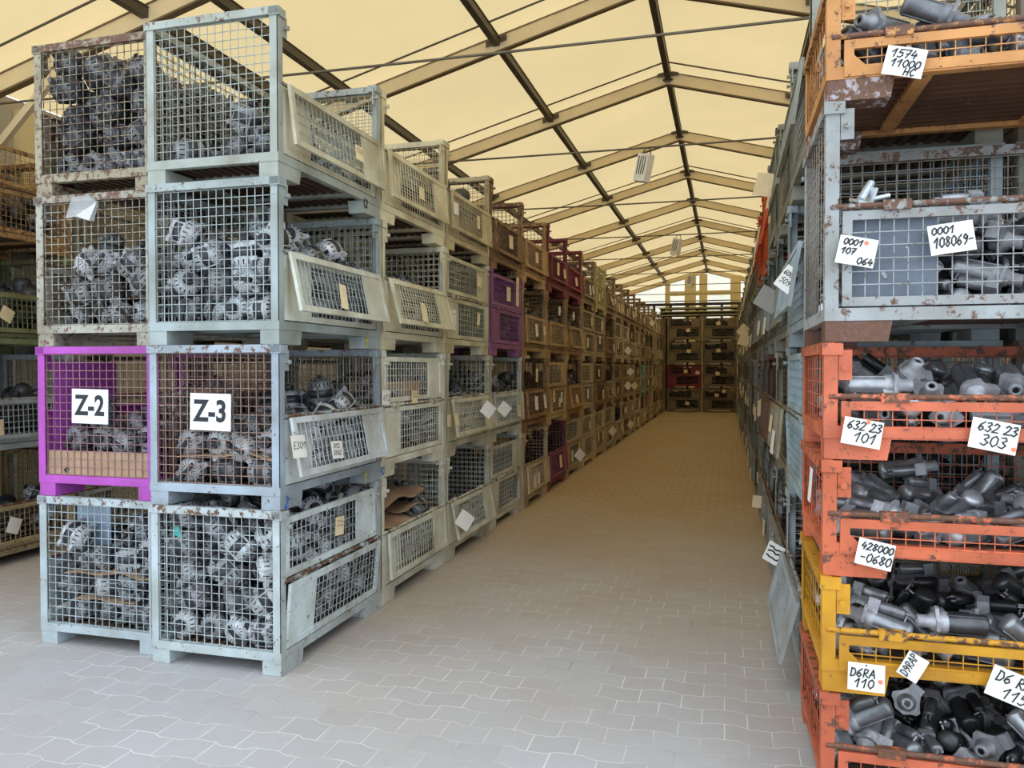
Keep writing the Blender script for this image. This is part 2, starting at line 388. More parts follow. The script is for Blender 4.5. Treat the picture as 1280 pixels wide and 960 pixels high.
# flaps are built in their own frame: hinge edge at z = 0, reaching up to z = hf, outer face at +x
FL = L - .13
def p_fframe(mb, hf, half=False):
    b = .036; t = .010
    for s in (-1, 1): mb.box(-t, t, s * FL / 2 - (b if s > 0 else 0), s * FL / 2 + (b if s < 0 else 0), 0, hf)
    mb.box(-t, t, -FL / 2 + b, FL / 2 - b, 0, b); mb.box(-t, t, -FL / 2 + b, FL / 2 - b, hf - b, hf)
    if half:
        for s in (-1, 1):
            y0 = s * (FL / 2 - b); y1 = s * (FL / 2 - b - .045)
            mb.add([(t, y0, b), (t, y1, b), (t, y0, b + .045)], [(0, 1, 2) if s < 0 else (0, 2, 1)])
def p_fwire(mb, hf, plate, half=False):
    b = .034; w_ = FL * .22
    u0, u1 = -FL / 2 + b, FL / 2 - b
    if plate < 0: u0 += w_
    elif plate > 0: u1 -= w_
    wires(mb, u0, u1, b, hf - b, lambda u, v, r: (r, u, v), .052)
def p_fplate(mb, hf, plate):
    b = .034; w_ = FL * .22 + .01
    y0, y1 = ((-FL / 2 + b, -FL / 2 + b + w_) if plate < 0 else (FL / 2 - b - w_, FL / 2 - b))
    mb.box(-.004, .004, y0, y1, b, hf - b)
CACHE = {}
def cached(key, fn, *a):
    me = CACHE.get((key, a))
    if me is None:
        mb = MB(); fn(mb, *a); me = CACHE[(key, a)] = mb.mesh(key, PAINT)
    return me
HFL, HFU = .375, .345
def flap(root, name, hf, plate, loc, ang, col, wcol, half=False):
    o = ob(name, cached('flap_frame', p_fframe, hf, half), root, loc, (0, ang, 0), col)
    ob('wire_mesh', cached('flap_wire', p_fwire, hf, plate, half), o, color=wcol)
    if plate: ob('plate', cached('flap_plate', p_fplate, hf, plate), o, color=col)
    return o
def stillage(loc, rot, col, rust, label, upper='hang', tilt=6, lower=0, plate=1, h=H, wirecol=None, wrust=None, flapcol=None, group=None, deckcol=None, simple_=False, no_lower=False, footcol=None, coarse=False):
    """upper: hang (folded down outside), shut, none"""
    root = bpy.data.objects.new('mesh_stillage', None); COL.objects.link(root)
    root.location = loc; root.rotation_euler = (0, 0, rot)
    tag(root, label, 'stillage', group)
    c = lin(col); C4 = (*jit(c), rust); wc = lin(wirecol) if wirecol else tuple(v * .92 for v in c); wc = tuple(min(.85, v * 1.12) for v in wc); W4 = (*jit(wc), wrust if wrust is not None else min(1, rust * 1.1))
    F4 = (*jit(lin(flapcol) if flapcol else c), rust); FW = W4 if wirecol is None or flapcol is None else (*lin(flapcol), rust)
    D4 = (*lin(deckcol or (96, 74, 58)), .5)
    full = h > .6
    if simple_:
        mb = MB(); p_base(mb); p_rail(mb, h)
        for sx in (-1, 1):
            for sy in (-1, 1): p_foot(mb, sx, sy); p_post(mb, sx, sy, h)
        p_short(mb, -1, h) ; p_bar(mb, h)
        key = ('frame', upper, plate)
        me = CACHE.get('simple_frame')
        if me is None: me = CACHE['simple_frame'] = mb.mesh('cage_frame', PAINT)
        ob('cage_frame', me, root, color=C4)
        ob('deck', cached('deck', p_deck), root, color=D4)
        ob('back_mesh', cached('back_mesh', p_back, h), root, color=W4)
    else:
        ob('base_frame', cached('base_frame', p_base), root, color=C4)
        ob('deck', cached('deck', p_deck), root, color=D4)
        for sx in (-1, 1):
            for sy in (-1, 1):
                ob('foot', cached('foot', p_foot, sx, sy), root, color=(*lin(footcol), .8) if footcol else C4)
                p = ob('corner_post', cached('corner_post', p_post, sx, sy, h), root, color=C4)
                if sx > 0: ob('latch_pin', cached('latch_pin', p_pin, sy, h), p, color=C4)
        ob('top_rail', cached('top_rail', p_rail, h), root, color=(*C4[:3], min(1, rust + .15)))
        for s in (-1, 1): ob('side_mesh', cached('side_mesh', p_short, s, h, coarse), root, color=W4)
        ob('back_mesh', cached('back_mesh', p_back, h), root, color=W4)
        ob('hinge_bar', cached('hinge_bar', p_bar, h), root, color=(*C4[:3], min(1, rust + .3)))
    zb = .535 if full else .252
    if full:
        if not no_lower: flap(root, 'lower_flap', HFL, -1 if plate else 0, (W / 2 - .012, 0, .142), math.radians(lower), F4, FW)
        if upper == 'shut': flap(root, 'upper_flap', HFU, 1 if plate else 0, (W / 2 - .012, 0, .556), 0, F4, FW)
        elif upper == 'hang': flap(root, 'upper_flap', HFU, 1 if plate else 0, (W / 2 + .030, 0, .530), math.radians(180 - tilt), F4, FW)
    else:
        flap(root, 'lower_flap', .142, 0, (W / 2 - .004, 0, .092), 0, F4, FW, True)
    return root

GREY = [(158, 163, 156), (150, 152, 140), (168, 172, 166), (140, 140, 126), (150, 158, 152), (138, 132, 112), (162, 160, 146), (130, 118, 98)]
CN = ['grey', 'grey-green', 'pale grey', 'dull grey', 'grey', 'brownish grey', 'beige-grey', 'brown']
BLUE = (186, 202, 210); PURP = (176, 76, 178); MAGE = (98, 36, 58)
LV = ('bottom', 'second', 'third', 'top')
QX, QY, BAY, PITCH = -2.44 - W / 2, 3.91 + L / 2, 1.37, .95
# ---- the Z-3 row along the aisle; spec[(bay, level)] -> colour, rust, upper, tilt, lower tilt, plate
SPEC = {
 (0, 0): dict(col=(196, 208, 210), rust=.42, upper='shut', lower=5, plate=-1),
 (0, 1): dict(col=(176, 190, 202), rust=.40, upper='hang', tilt=11, plate=1, wirecol=(150, 124, 112), wrust=.5, flapcol=(168, 174, 176)),
 (0, 2): dict(col=(178, 190, 188), rust=.32, upper='hang', tilt=12, plate=1, flapcol=(176, 178, 166)),
 (0, 3): dict(col=(176, 182, 172), rust=.36, upper='hang', tilt=7, plate=1, flapcol=(168, 164, 142)),
 (1, 0): dict(col=(170, 176, 176), rust=.30, upper='hang', tilt=3, plate=1),
 (1, 1): dict(col=(172, 178, 178), rust=.30, upper='shut', plate=-1),
 (1, 2): dict(col=(166, 168, 156), rust=.32, upper='hang', tilt=15, plate=1),
 (1, 3): dict(col=(168, 166, 148), rust=.3, upper='hang', tilt=5, plate=1),
 (2, 0): dict(col=(166, 172, 172), rust=.3, upper='hang', tilt=11, plate=1),
 (2, 1): dict(col=(158, 160, 152), rust=.35, upper='hang', tilt=9, plate=1),
 (2, 2): dict(col=(154, 156, 142), rust=.35, upper='shut', plate=1),
 (2, 3): dict(col=(158, 152, 130), rust=.4, upper='hang', tilt=3, plate=1),
 (3, 0): dict(col=(160, 166, 166), rust=.3, upper='shut', plate=-1),
 (3, 1): dict(col=(160, 170, 174), rust=.35, upper='hang', tilt=3, plate=1),
 (3, 2): dict(col=(116, 76, 122), rust=.25, upper='shut', plate=-1),
 (3, 3): dict(col=(128, 106, 80), rust=.7, upper='hang', tilt=2, plate=-1),
 (4, 0): dict(col=(158, 162, 158), rust=.35, upper='hang', tilt=3, plate=1),
 (4, 1): dict(col=(130, 112, 90), rust=.6, upper='hang', tilt=5, plate=1),
 (4, 2): dict(col=(140, 134, 112), rust=.45, upper='hang', tilt=3, plate=1),
 (4, 3): dict(col=(146, 136, 110), rust=.5, upper='hang', tilt=2, plate=1),
 (5, 0): dict(col=(108, 62, 100), rust=.3, upper='hang', tilt=3, plate=1),
 (5, 1): dict(col=(150, 146, 128), rust=.45, upper='shut', plate=1),
 (5, 2): dict(col=(140, 130, 106), rust=.5, upper='hang', tilt=3, plate=1),
 (5, 3): dict(col=MAGE, rust=.35, upper='hang', tilt=2, plate=1),
 (6, 1): dict(col=(140, 126, 102), rust=.5, upper='hang', tilt=9, plate=1),
 (6, 2): dict(col=(142, 134, 110), rust=.5, upper='hang', tilt=9, plate=1),
 (6, 3): dict(col=(106, 36, 60), rust=.3, upper='hang', tilt=4, plate=1),
 (8, 3): dict(col=(150, 160, 138), rust=.2, upper='shut', plate=1),
 (14, 1): dict(col=(110, 150, 160), rust=.3, upper='shut', plate=1),
}
def cname(col):
    r, g, b = col
    if r > g * 1.5 and b > g * 1.2: return 'purple' if b > r * .85 else 'magenta'
    return min(zip(GREY, CN), key=lambda t: sum((x - y) ** 2 for x, y in zip(t[0], col)))[1]
NB = 20
qrow = {}; MS = {}; RS = {}
for k in range(NB):
    for lv in range(4):
        sp = dict(SPEC.get((k, lv), {}))
        if not sp:
            i = R.randrange(len(GREY)); u = R.random()
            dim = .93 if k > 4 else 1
            sp = dict(col=tuple(v * dim for v in GREY[i]), rust=R.uniform(.3, .65), plate=R.choice((-1, 1, 1)))
            if lv == 3: sp.update(upper='hang', tilt=R.uniform(1, 4))
            else: sp.update(upper='shut' if u < .62 else 'hang', tilt=R.uniform(1, 7))
        state = 'with shut flaps' if sp['upper'] == 'shut' else 'with folded flap'
        cn = cname(sp['col']); MS[k, lv] = (sp['upper'], sp.get('tilt', 6), sp.get('lower', 0))
        if k: sp['col'] = tuple(min(235, v * a) for v, a in zip(sp['col'], (1.32, 1.28, 1.20) if k < 4 else (1.32, 1.17, 1.0)))  # paint lightened and warmed, standing in for light along the aisle
        else:
            sp['flapcol'] = tuple(min(238, v * (1.2 if lv else 1.08)) for v in sp.get('flapcol', sp['col'])); sp['col'] = tuple(v * .93 for v in sp['col'])  # front stack's aisle flaps coloured lighter in place of aisle light
        lab = f'{cn} mesh stillage {state}, {LV[lv]} level, {ORD[k]} stack of the Z-3 row'
        if k == 0: lab = {0: 'pale blue-grey mesh stillage packed with alternators, standing on the floor under the Z-3 cage', 1: 'blue-grey mesh stillage with rusty wires carrying the Z-3 sign',
                          2: 'pale grey-green mesh stillage standing directly on the Z-3 cage', 3: 'tall grey mesh stillage topmost of the Z-3 stack, nearly empty'}[lv]
        z = PITCH * lv
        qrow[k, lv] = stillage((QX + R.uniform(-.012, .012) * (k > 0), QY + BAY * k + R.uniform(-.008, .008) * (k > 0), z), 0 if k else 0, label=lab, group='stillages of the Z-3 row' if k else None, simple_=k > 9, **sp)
# ---- the Z-2 row behind it (flaps to the other aisle)
PX, PY = -3.36 - W / 2, 4.0 + L / 2
PSPEC = {0: dict(col=(176, 188, 192), rust=.42, upper='hang', tilt=4), 1: dict(col=PURP, rust=.08, upper='hang', tilt=4, wirecol=(150, 112, 112), wrust=.45, flapcol=PURP),
         2: dict(col=(168, 166, 152), rust=.55, upper='hang', tilt=4), 3: dict(col=(160, 152, 128), rust=.6, upper='hang', tilt=3)}
prow = {}
for k in range(6):
    for lv in range(4):
        sp = dict(PSPEC[lv]) if k == 0 else dict(col=R.choice(GREY), rust=.5, upper='shut', plate=1)
        lab = f'{cname(sp["col"])} mesh stillage, {LV[lv]} level, {ORD[k]} stack of the Z-2 row, behind the Z-3 row'
        if k == 0: lab = {0: 'pale grey mesh stillage with cardboard layers, standing on the floor under the purple Z-2 cage', 1: 'bright purple mesh stillage carrying the Z-2 sign',
                          2: 'rust-speckled grey mesh stillage with a clear pouch, standing on the purple cage', 3: 'rusty mesh stillage heaped to its rim, topmost above the purple cage'}[lv]
        prow[k, lv] = stillage((PX, PY + BAY * k, PITCH * lv), PI, label=lab, group='stillages of the Z-2 row' if k else None, **sp)
# ---- stack beyond the far left aisle
FSPEC = [dict(col=(178, 160, 124), rust=.5, upper='hang', tilt=3, plate=0), dict(col=(168, 176, 178), rust=.3, upper='hang', tilt=3, plate=0),
         dict(col=(132, 138, 96), rust=.45, upper='hang', tilt=3, plate=0), dict(col=(178, 142, 92), rust=.6, upper='shut', plate=0)]
FX, FY = -6.22 - W / 2, 5.62
far = {}
for lv in range(4):
    cn = ('tan', 'grey', 'olive green', 'rusty tan')[lv]
    far[0, lv] = stillage((FX, FY, PITCH * lv), 0, label=f'{cn} mesh stillage, {LV[lv]} level of the stack seen past the purple Z-2 cage', **FSPEC[lv])
for lv in range(4):
    far[1, lv] = stillage((FX, FY + BAY, PITCH * lv), 0, label=f'{cname(GREY[lv])} mesh stillage, {LV[lv]} level, second stack of the row past the Z-2 cage', col=GREY[lv], rust=.5, upper='hang', tilt=2, plate=1)
# ---- right row, flaps to the aisle
RXC, RY = .41 + W / 2, 4.27 + L / 2
RSPEC = {(0, 0): dict(col=(176, 182, 184), rust=.35, upper='hang', tilt=15, plate=-1), (0, 1): dict(col=(158, 176, 182), rust=.3, upper='shut', lower=3, plate=0),
         (0, 2): dict(col=(170, 184, 190), rust=.25, upper='hang', tilt=9, plate=1), (0, 3): dict(col=(150, 150, 136), rust=.4, upper='hang', tilt=8, plate=1),
         (1, 3): dict(col=(150, 148, 130), rust=.4, upper='hang', tilt=9, plate=1), (3, 3): dict(col=(226, 104, 42), rust=.15, upper='hang', tilt=10, plate=1), (4, 3): dict(col=(214, 88, 36), rust=.2, upper='hang', tilt=6, plate=1),
         (2, 1): dict(col=(112, 84, 64), rust=.7, upper='hang', tilt=7, plate=1), (1, 1): dict(col=(160, 152, 128), rust=.4, upper='hang', tilt=5, plate=1)}
rrow = {}
for k in range(NB):
    for lv in range(4):
        sp = dict(RSPEC.get((k, lv), {}))
        if not sp:
            i = R.randrange(len(GREY))
            sp = dict(col=tuple(v * .93 for v in GREY[i]), rust=R.uniform(.3, .6), plate=R.choice((-1, 1)), upper='hang' if R.random() < .75 else 'shut', tilt=R.uniform(1, 6))
        RS[k, lv] = (sp['upper'], sp.get('tilt', 6), sp.get('lower', 0))
        cn = 'orange' if sp['col'][0] > 200 else cname(sp['col'])
        state = 'with shut flaps' if sp['upper'] == 'shut' else 'with folded flap'
        lab = f'{cn} mesh stillage {state}, {LV[lv]} level, {ORD[k]} stack behind the orange crates'
        rrow[k, lv] = stillage((RXC + R.uniform(-.012, .012), RY + BAY * k, PITCH * lv), PI, label=lab, group='stillages of the row opposite Z-3', simple_=k > 7, **sp)
for k in range(2):
    for lv in range(4):
        i = R.randrange(len(GREY)); rrow[k + 100, lv] = stillage((RXC + .93, RY + BAY * k, PITCH * lv), 0, GREY[i], .5, f'{CN[i]} mesh stillage, {LV[lv]} level, {ORD[k]} stack behind the opposite row', upper='shut', plate=1, group='stillages behind the opposite row')
# ---- end stacks across the aisle
endst = {}
for i, x in enumerate((-1.645, -.265, -3.03)):
    for lv in range(4):
        col = (140, 46, 66) if (i, lv) == (0, 1) else R.choice([(128, 112, 84), (118, 106, 86), (134, 118, 92)])
        cn = 'dark red' if (i, lv) == (0, 1) else 'olive-brown'
        endst[i, lv] = stillage((x, 32.45, PITCH * lv), -PI / 2, col, .45, f'{cn} mesh stillage, {LV[lv]} level, {("left", "right", "far left")[i]} stack closing the aisle end', upper='shut', plate=R.choice((-1, 1)), group='end stacks')
# ---- near crates, long side to the camera
NX, NY = .375 + L / 2, 3.33 + W / 2
ORA = (212, 108, 70); TAN = (208, 146, 84); YEL = (212, 152, 28)
near = {}
nz = 0
for i, (col, rust, nm) in enumerate((((206, 104, 70), .5, 'lowest salmon orange half-height crate, under the yellow one'), (YEL, .36, 'yellow half-height crate of starter motors in the orange stack'),
                                   (ORA, .48, 'salmon orange half-height crate standing on the yellow crate'), ((216, 114, 80), .46, 'salmon orange half-height crate directly under the grey cage'))):
    near[i] = stillage((NX, NY, nz), -PI / 2, col, rust, nm + '', h=HH, flapcol=col, coarse=True)
    nz += HH
near[4] = stillage((NX, NY, nz), -PI / 2, (160, 164, 164), .5, 'full-height grey mesh stillage standing on the orange crates, closed lower flap', upper='none', plate=0, wirecol=(150, 136, 118), wrust=.4, flapcol=(172, 176, 178), deckcol=(100, 70, 48), footcol=(112, 84, 84), coarse=True)
nz += H
near[5] = stillage((NX, NY, nz), -PI / 2, TAN, .48, 'tan orange half-height crate topmost above the grey cage', h=HH, deckcol=(104, 68, 42), footcol=(186, 176, 180), coarse=True)
PILE_TEXT = {
 'full': '-292,-505,81,27,27,64,-67;-220,-253,81,68,-62,32,22;-288,-44,81,4,14,68,-72;-288,144,106,91,-2,-33,25;-242,385,81,8,54,-43,-71;91,-520,81,66,-65,25,30;-10,-304,81,57,-43,55,-43;-96,13,81,24,-30,-63,-68;67,145,81,33,-66,-21,64;51,521,81,72,47,-51,-2;270,-543,81,28,-64,26,-66;215,-250,81,9,55,42,71;287,-62,81,68,31,-62,-23;258,308,81,71,64,-26,-9;275,542,81,66,-26,-64,28;-99,-504,81,6,12,-68,72;-268,-213,242,23,71,-28,-61;-282,-7,241,72,37,58,11;-120,222,119,25,-90,-33,-12;-154,530,105,93,-15,-33,7;62,-524,244,45,76,-5,-47;-59,-170,174,51,-54,-65,15;76,-61,82,17,-32,-62,-70;60,332,81,3,-66,-20,-72;71,520,243,61,-67,-17,39;289,-396,155,73,11,-67,-7;123,-282,237,46,-52,42,-58;268,110,83,44,-61,34,-57;306,310,240,15,18,70,-67;282,524,243,73,-29,-61,-11;-291,-378,215,16,-66,17,-71;-269,-117,393,39,66,-7,-64;-282,61,393,29,-81,-2,-51;-289,277,232,24,42,18,-85;-306,507,238,41,-24,-41,-78;-50,-390,238,71,55,-41,-15;-83,-207,342,31,-11,62,-72;26,-9,243,34,6,65,68;105,224,219,50,-33,61,-53;-65,401,203,71,44,11,54;284,-345,328,44,-30,-39,75;155,-116,281,81,35,-23,-41;278,84,247,65,69,27,18;294,268,404,70,67,-25,7;267,464,396,69,-4,69,-23;-214,-541,255,80,12,55,20;-260,-299,385,47,74,-33,-34;-304,-55,563,67,74,7,-8;-268,242,412,75,10,-65,-11;-285,395,356,49,50,59,39;20,-543,425,32,39,-17,-85;-62,-146,494,73,-26,-60,20;-98,-9,381,67,38,62,17;7,146,343,6,84,-9,-54;-109,518,333,78,59,6,-19;278,-529,268,28,35,30,85;286,-169,398,24,85,19,-44;156,25,369,82,32,-12,-46;141,346,323,19,31,13,-92;288,517,553,48,4,64,-60;-283,-492,393,53,-24,42,-69;-267,-374,533,54,-51,-36,56;-309,-88,726,68,72,-8,10;-289,124,569,94,5,-32,-12;-254,525,467,49,12,-75,-43;111,-544,582,40,11,91,7;-30,-113,657,76,-25,-60,-1;-34,56,521,80,23,-45,33;-79,301,373,32,18,19,-91;83,527,405,65,63,30,-31;290,-507,449,0,-47,-57,-67;141,-147,487,82,-15,37,-42;307,46,434,67,47,31,-48;164,374,514,75,-34,-56,-2;286,520,719,4,53,-55,-65;-290,-543,576,68,24,64,28;-217,-226,600,87,30,-23,-32;-168,49,676,5,58,60,55;-260,348,541,7,-58,-14,80;-267,531,629,65,-35,-65,17;161,-409,671,17,1,-28,94;-101,-408,405,59,3,71,37;147,153,491,86,32,-18,36;-73,425,489,22,-68,25,-65;102,541,592,93,-5,23,-28;83,-326,414,27,36,87,-22;128,-206,657,56,53,-60,21;304,144,570,54,-79,25,17;268,302,658,71,-20,67,-9;92,366,696,18,-24,-67,68;-283,-529,742,4,-62,21,-76;-178,-203,798,70,-44,56,1;-288,209,762,65,-10,42,63;-156,247,634,68,-51,48,-20;-306,403,724,97,-23,2,2;-39,-522,693,17,21,48,84;-26,-410,565,67,-45,55,-24;108,1,621,18,45,-40,-78;18,252,552,33,85,-41,-9;-74,494,640,11,51,21,-83;297,-519,633,9,-42,-82,-38;306,-307,531,6,-79,-61,-6;289,-54,620,9,98,-9,-17;154,158,678,1,-47,39,-79;43,516,790,58,19,31,-73;-199,-387,703,18,93,-20,26;-45,-278,692,23,-2,-97,3;-47,167,747,58,19,-40,-68',
 'high': '-292,-496,81,53,-31,-62,-48;-289,-142,81,47,-5,-69,-54;-290,45,96,27,0,0,-96;-304,212,119,0,-97,22,0;-270,540,81,29,-65,-26,66;32,-470,81,54,31,-62,48;71,-275,81,61,-68,-16,-38;-78,-17,81,48,-4,-69,-54;-126,258,81,46,29,63,55;74,465,81,46,40,-57,56;270,-540,81,9,-69,10,-71;273,-318,81,42,54,-44,-58;206,35,81,67,64,27,-27;135,226,81,1,19,-67,-72;239,511,81,43,43,-55,57;-288,-268,244,48,-24,-26,80;-290,-36,304,14,-61,58,53;-269,251,298,73,11,-67,-12;-287,377,115,13,-73,21,-64;-132,-383,100,37,-56,-69,27;-144,139,207,69,-57,12,-42;-90,504,84,68,-67,-16,-23;308,-457,223,35,21,44,-80;287,-245,236,72,63,-7,-28;290,77,220,60,50,62,-11;294,275,100,33,-7,-57,-75;285,524,240,79,-47,-35,16;-114,-543,179,37,31,15,86;-132,84,363,60,1,76,-22;-245,329,439,56,-63,53,-10;-307,488,326,56,51,45,-47;135,-502,206,3,-7,-73,68;-102,-203,96,100,0,0,-7;-90,-49,242,16,-57,-43,68;25,280,215,77,-16,38,-48;-171,522,239,3,7,76,-65;147,-132,188,38,-76,-3,53;306,-69,336,1,1,-45,-89;290,277,286,31,-16,65,-67;284,458,391,58,64,50,9;-224,-420,250,6,-67,-45,59;-205,-183,358,25,68,62,31;-127,-61,453,26,-53,49,-64;-309,94,435,31,22,56,-73;-116,497,409,89,2,9,-44;17,-510,348,8,-10,88,-47;6,-174,326,45,62,61,20;37,81,146,4,48,-54,69;151,415,248,97,2,18,-16;289,-392,377,8,47,68,55;182,-178,386,3,-20,79,-58;238,-20,504,18,4,57,-80;271,142,413,95,-23,0,-21;244,312,476,94,1,34,1;-287,-392,402,16,16,63,74;-308,-140,510,78,61,8,-8;-196,130,551,80,-54,-25,3;55,376,422,25,27,6,93;114,28,311,50,78,0,-38;-94,321,319,31,-60,59,43;14,519,246,68,48,-55,11;167,-519,422,75,-18,-36,-52;289,-242,507,53,70,46,10;42,18,460,79,53,32,2;87,203,381,44,-37,-65,49;267,543,556,80,11,58,12;-174,-520,418,3,46,68,57;-67,-315,281,30,22,93,2;-192,386,587,80,26,-54,-3;-308,504,490,63,-67,31,26;-39,-395,484,44,1,-34,83;116,-323,254,93,2,7,-37;66,-237,494,9,66,-44,-60;-60,235,484,10,-21,-77,59;87,544,412,31,56,-22,-73;290,-541,531,16,-87,37,-29',
 'mid': '-309,-422,81,26,-28,-64,-67;-304,-41,119,0,30,95,0;-248,352,81,42,12,-68,59;-270,541,81,66,26,-64,-28;-21,-222,81,35,-19,-67,-63;-77,73,81,69,-34,-60,19;277,-501,81,64,-68,14,-32;173,-302,81,30,-24,-65,-65;225,10,81,69,37,-59,21;200,246,81,9,-10,-69,-71;-122,-400,109,18,-84,39,-32;-203,-213,81,6,-24,65,-72;-286,144,104,6,-34,-15,-93;70,-521,81,47,-69,-6,55;-36,-228,245,60,70,-13,-37;-136,-45,188,36,89,-10,26;-14,334,83,5,-69,4,-72;285,-540,261,19,-84,-35,37;116,98,164,92,-5,38,10;105,271,234,51,24,-11,-82;213,526,81,67,64,28,-26;-202,-541,209,43,-59,-54,43;-292,70,271,32,62,31,65;11,-544,245,27,63,27,68;80,-357,252,84,32,-43,12;-4,500,81,27,-64,-27,67;198,-543,400,83,15,38,37;288,-340,204,58,-55,60,5;10,67,292,40,31,-85,-16;309,369,183,78,13,-12,60;214,522,244,67,64,21,-33;-309,-382,268,14,-36,-85,-37;-284,-192,235,27,-57,22,-74;-136,523,210,68,70,-19,10;11,-528,409,30,-31,63,64;206,-222,287,34,-90,-26,0;-98,-103,339,40,-18,-70,57;43,506,241,64,-64,29,29;138,-395,450,4,9,-7,99;305,-155,119,0,-64,-77,0;78,-92,201,92,-25,-13,26;-81,369,313,43,22,85,-19;-306,-322,439,64,47,-32,52;-301,-85,359,86,43,10,-26;-269,321,247,29,-68,21,-64;-306,504,246,68,-61,28,30;-173,-521,386,40,-81,8,42;-161,-309,355,49,-12,45,74;-88,218,203,65,8,76,1;106,523,395,32,-84,-1,-44;297,-374,404,90,18,18,-35;302,-36,266,1,2,92,39;287,175,239,40,-7,-55,-72;-110,-394,513,7,87,-48,2',
 'midb': '-158,6,81,72,67,-20,-2;-309,211,81,67,64,28,-26;-270,539,81,72,-11,-69,8;-16,-303,81,36,18,67,-62;63,25,81,38,68,-15,-61;-38,180,81,37,-17,-67,-62;-54,521,81,49,69,-3,-53;267,-337,81,68,32,62,22;270,2,84,61,-37,59,-38;208,207,81,70,59,37,-16;229,493,81,33,14,-68,-64;-207,230,211,38,-77,37,-35;-287,398,178,5,63,-61,48;23,-521,81,50,-1,69,52;-73,71,231,73,-44,-41,33;52,338,120,23,44,86,13;-162,486,237,29,64,-39,60;285,-171,103,10,-37,-6,92;304,54,240,11,12,55,-82;308,252,205,24,-27,-72,-59;160,424,214,64,68,20,30;-186,-360,83,38,66,-22,-61;-308,-121,100,43,90,-10,7;-287,62,228,30,8,95,-10;-247,364,337,9,-18,49,85;-86,-469,197,45,-23,-81,30;110,-255,178,32,-45,11,83;-16,-95,309,6,43,2,90;-19,324,283,32,82,-24,-41;-9,544,275,8,-89,38,-24;285,-524,108,25,-92,-5,28;262,-293,263,12,85,36,36;127,133,238,25,-43,-86,-9;288,308,361,69,-62,38,4;287,521,320,69,34,-61,18;-266,-544,81,58,-43,-54,43;-191,-120,240,60,61,33,-40;-95,435,407,88,-34,-33,-9;135,-79,221,88,2,47,-8;-86,-278,248,25,75,33,-52;-12,172,352,81,-23,-46,28;127,519,414,4,47,-74,-49;169,-439,199,89,0,42,16;290,-121,347,24,-20,90,-29;140,334,444,24,78,-51,-27;-307,-287,199,87,47,-6,15',
 'low': '-258,-525,81,46,29,-63,-55;-235,-334,81,63,19,67,35;-168,132,81,46,-29,63,-55;-256,296,81,61,-15,-68,38;-279,519,100,43,68,59,-3;-9,-442,81,63,-50,48,-35;26,31,81,39,68,14,60;-19,257,81,69,34,61,20;-63,491,81,12,-56,41,-71;206,-338,81,59,12,-68,-42;251,-6,100,41,40,-81,-14;306,263,96,36,0,0,93;249,516,81,70,61,-33,-16;-155,-457,203,74,48,-14,46;-285,-178,105,40,34,19,83;-287,-12,112,10,-88,-33,34;-290,178,214,8,-47,-68,56;-300,396,226,40,21,33,-83;-27,-242,100,24,-17,89,36;-46,168,217,10,67,-36,64;-160,532,249,21,18,-11,-95;273,-189,82,8,56,-40,-72;306,-105,249,40,62,-58,35;166,166,135,30,6,-35,-89',
 's_low': '-260,-485,53,49,-82,24,-14;-256,162,41,28,0,0,96;-263,474,53,10,-17,84,-50;62,-381,53,23,38,-77,-46;-23,-114,53,46,-77,-37,22;75,175,42,42,1,-3,-91;-14,354,43,20,3,16,97;185,-509,54,18,-34,74,-55;245,-227,41,7,0,0,-100;272,214,53,20,34,79,47;207,438,41,45,0,0,89;-262,-332,75,37,-88,-8,29;-267,-207,53,3,-6,31,-95;-306,-30,53,32,54,-67,-40;-39,-535,44,21,-5,-16,96;-53,-298,53,31,-15,27,-90;-21,203,74,72,-53,-37,24;-19,570,43,99,-14,1,-5;218,-357,67,23,14,-32,-91;283,-75,54,53,77,-30,-16;336,502,43,66,11,12,73;-265,-571,118,7,7,98,-17;-178,-89,101,11,-68,59,-42;-247,356,81,18,98,11,2;-68,-434,121,98,-3,-20,1;25,-161,128,18,18,-6,97;-77,28,122,18,-75,-1,64;17,455,66,93,32,2,-20;258,-567,115,30,9,-91,26;169,-112,77,18,-23,-15,94;250,86,42,26,1,4,96;-231,-379,142,34,-17,22,-90;-251,-55,182,16,3,92,36;-244,245,102,7,-28,-36,-89;-255,568,84,95,-25,-19,-1;-19,-261,152,94,-31,-12,-12;56,28,116,25,-29,-73,-56;100,503,131,52,28,36,72;289,-461,135,54,-75,34,18;276,-11,131,84,-46,10,-26;186,186,137,92,-1,-11,38;267,500,110,82,27,-35,-37;-257,-313,206,91,-35,-7,22;-278,-153,170,22,19,71,-64;-274,98,163,21,14,74,-62;-11,491,175,80,-26,13,-52;78,-494,151,52,66,51,18;28,-57,174,9,-10,-36,-92;336,-509,209,68,4,33,-66;298,162,173,89,13,35,27;336,339,135,45,50,-34,66;212,381,186,63,19,30,-69;-184,-499,187,84,53,9,-4;-156,310,186,19,35,-68,61;-337,442,167,17,69,-69,-17',
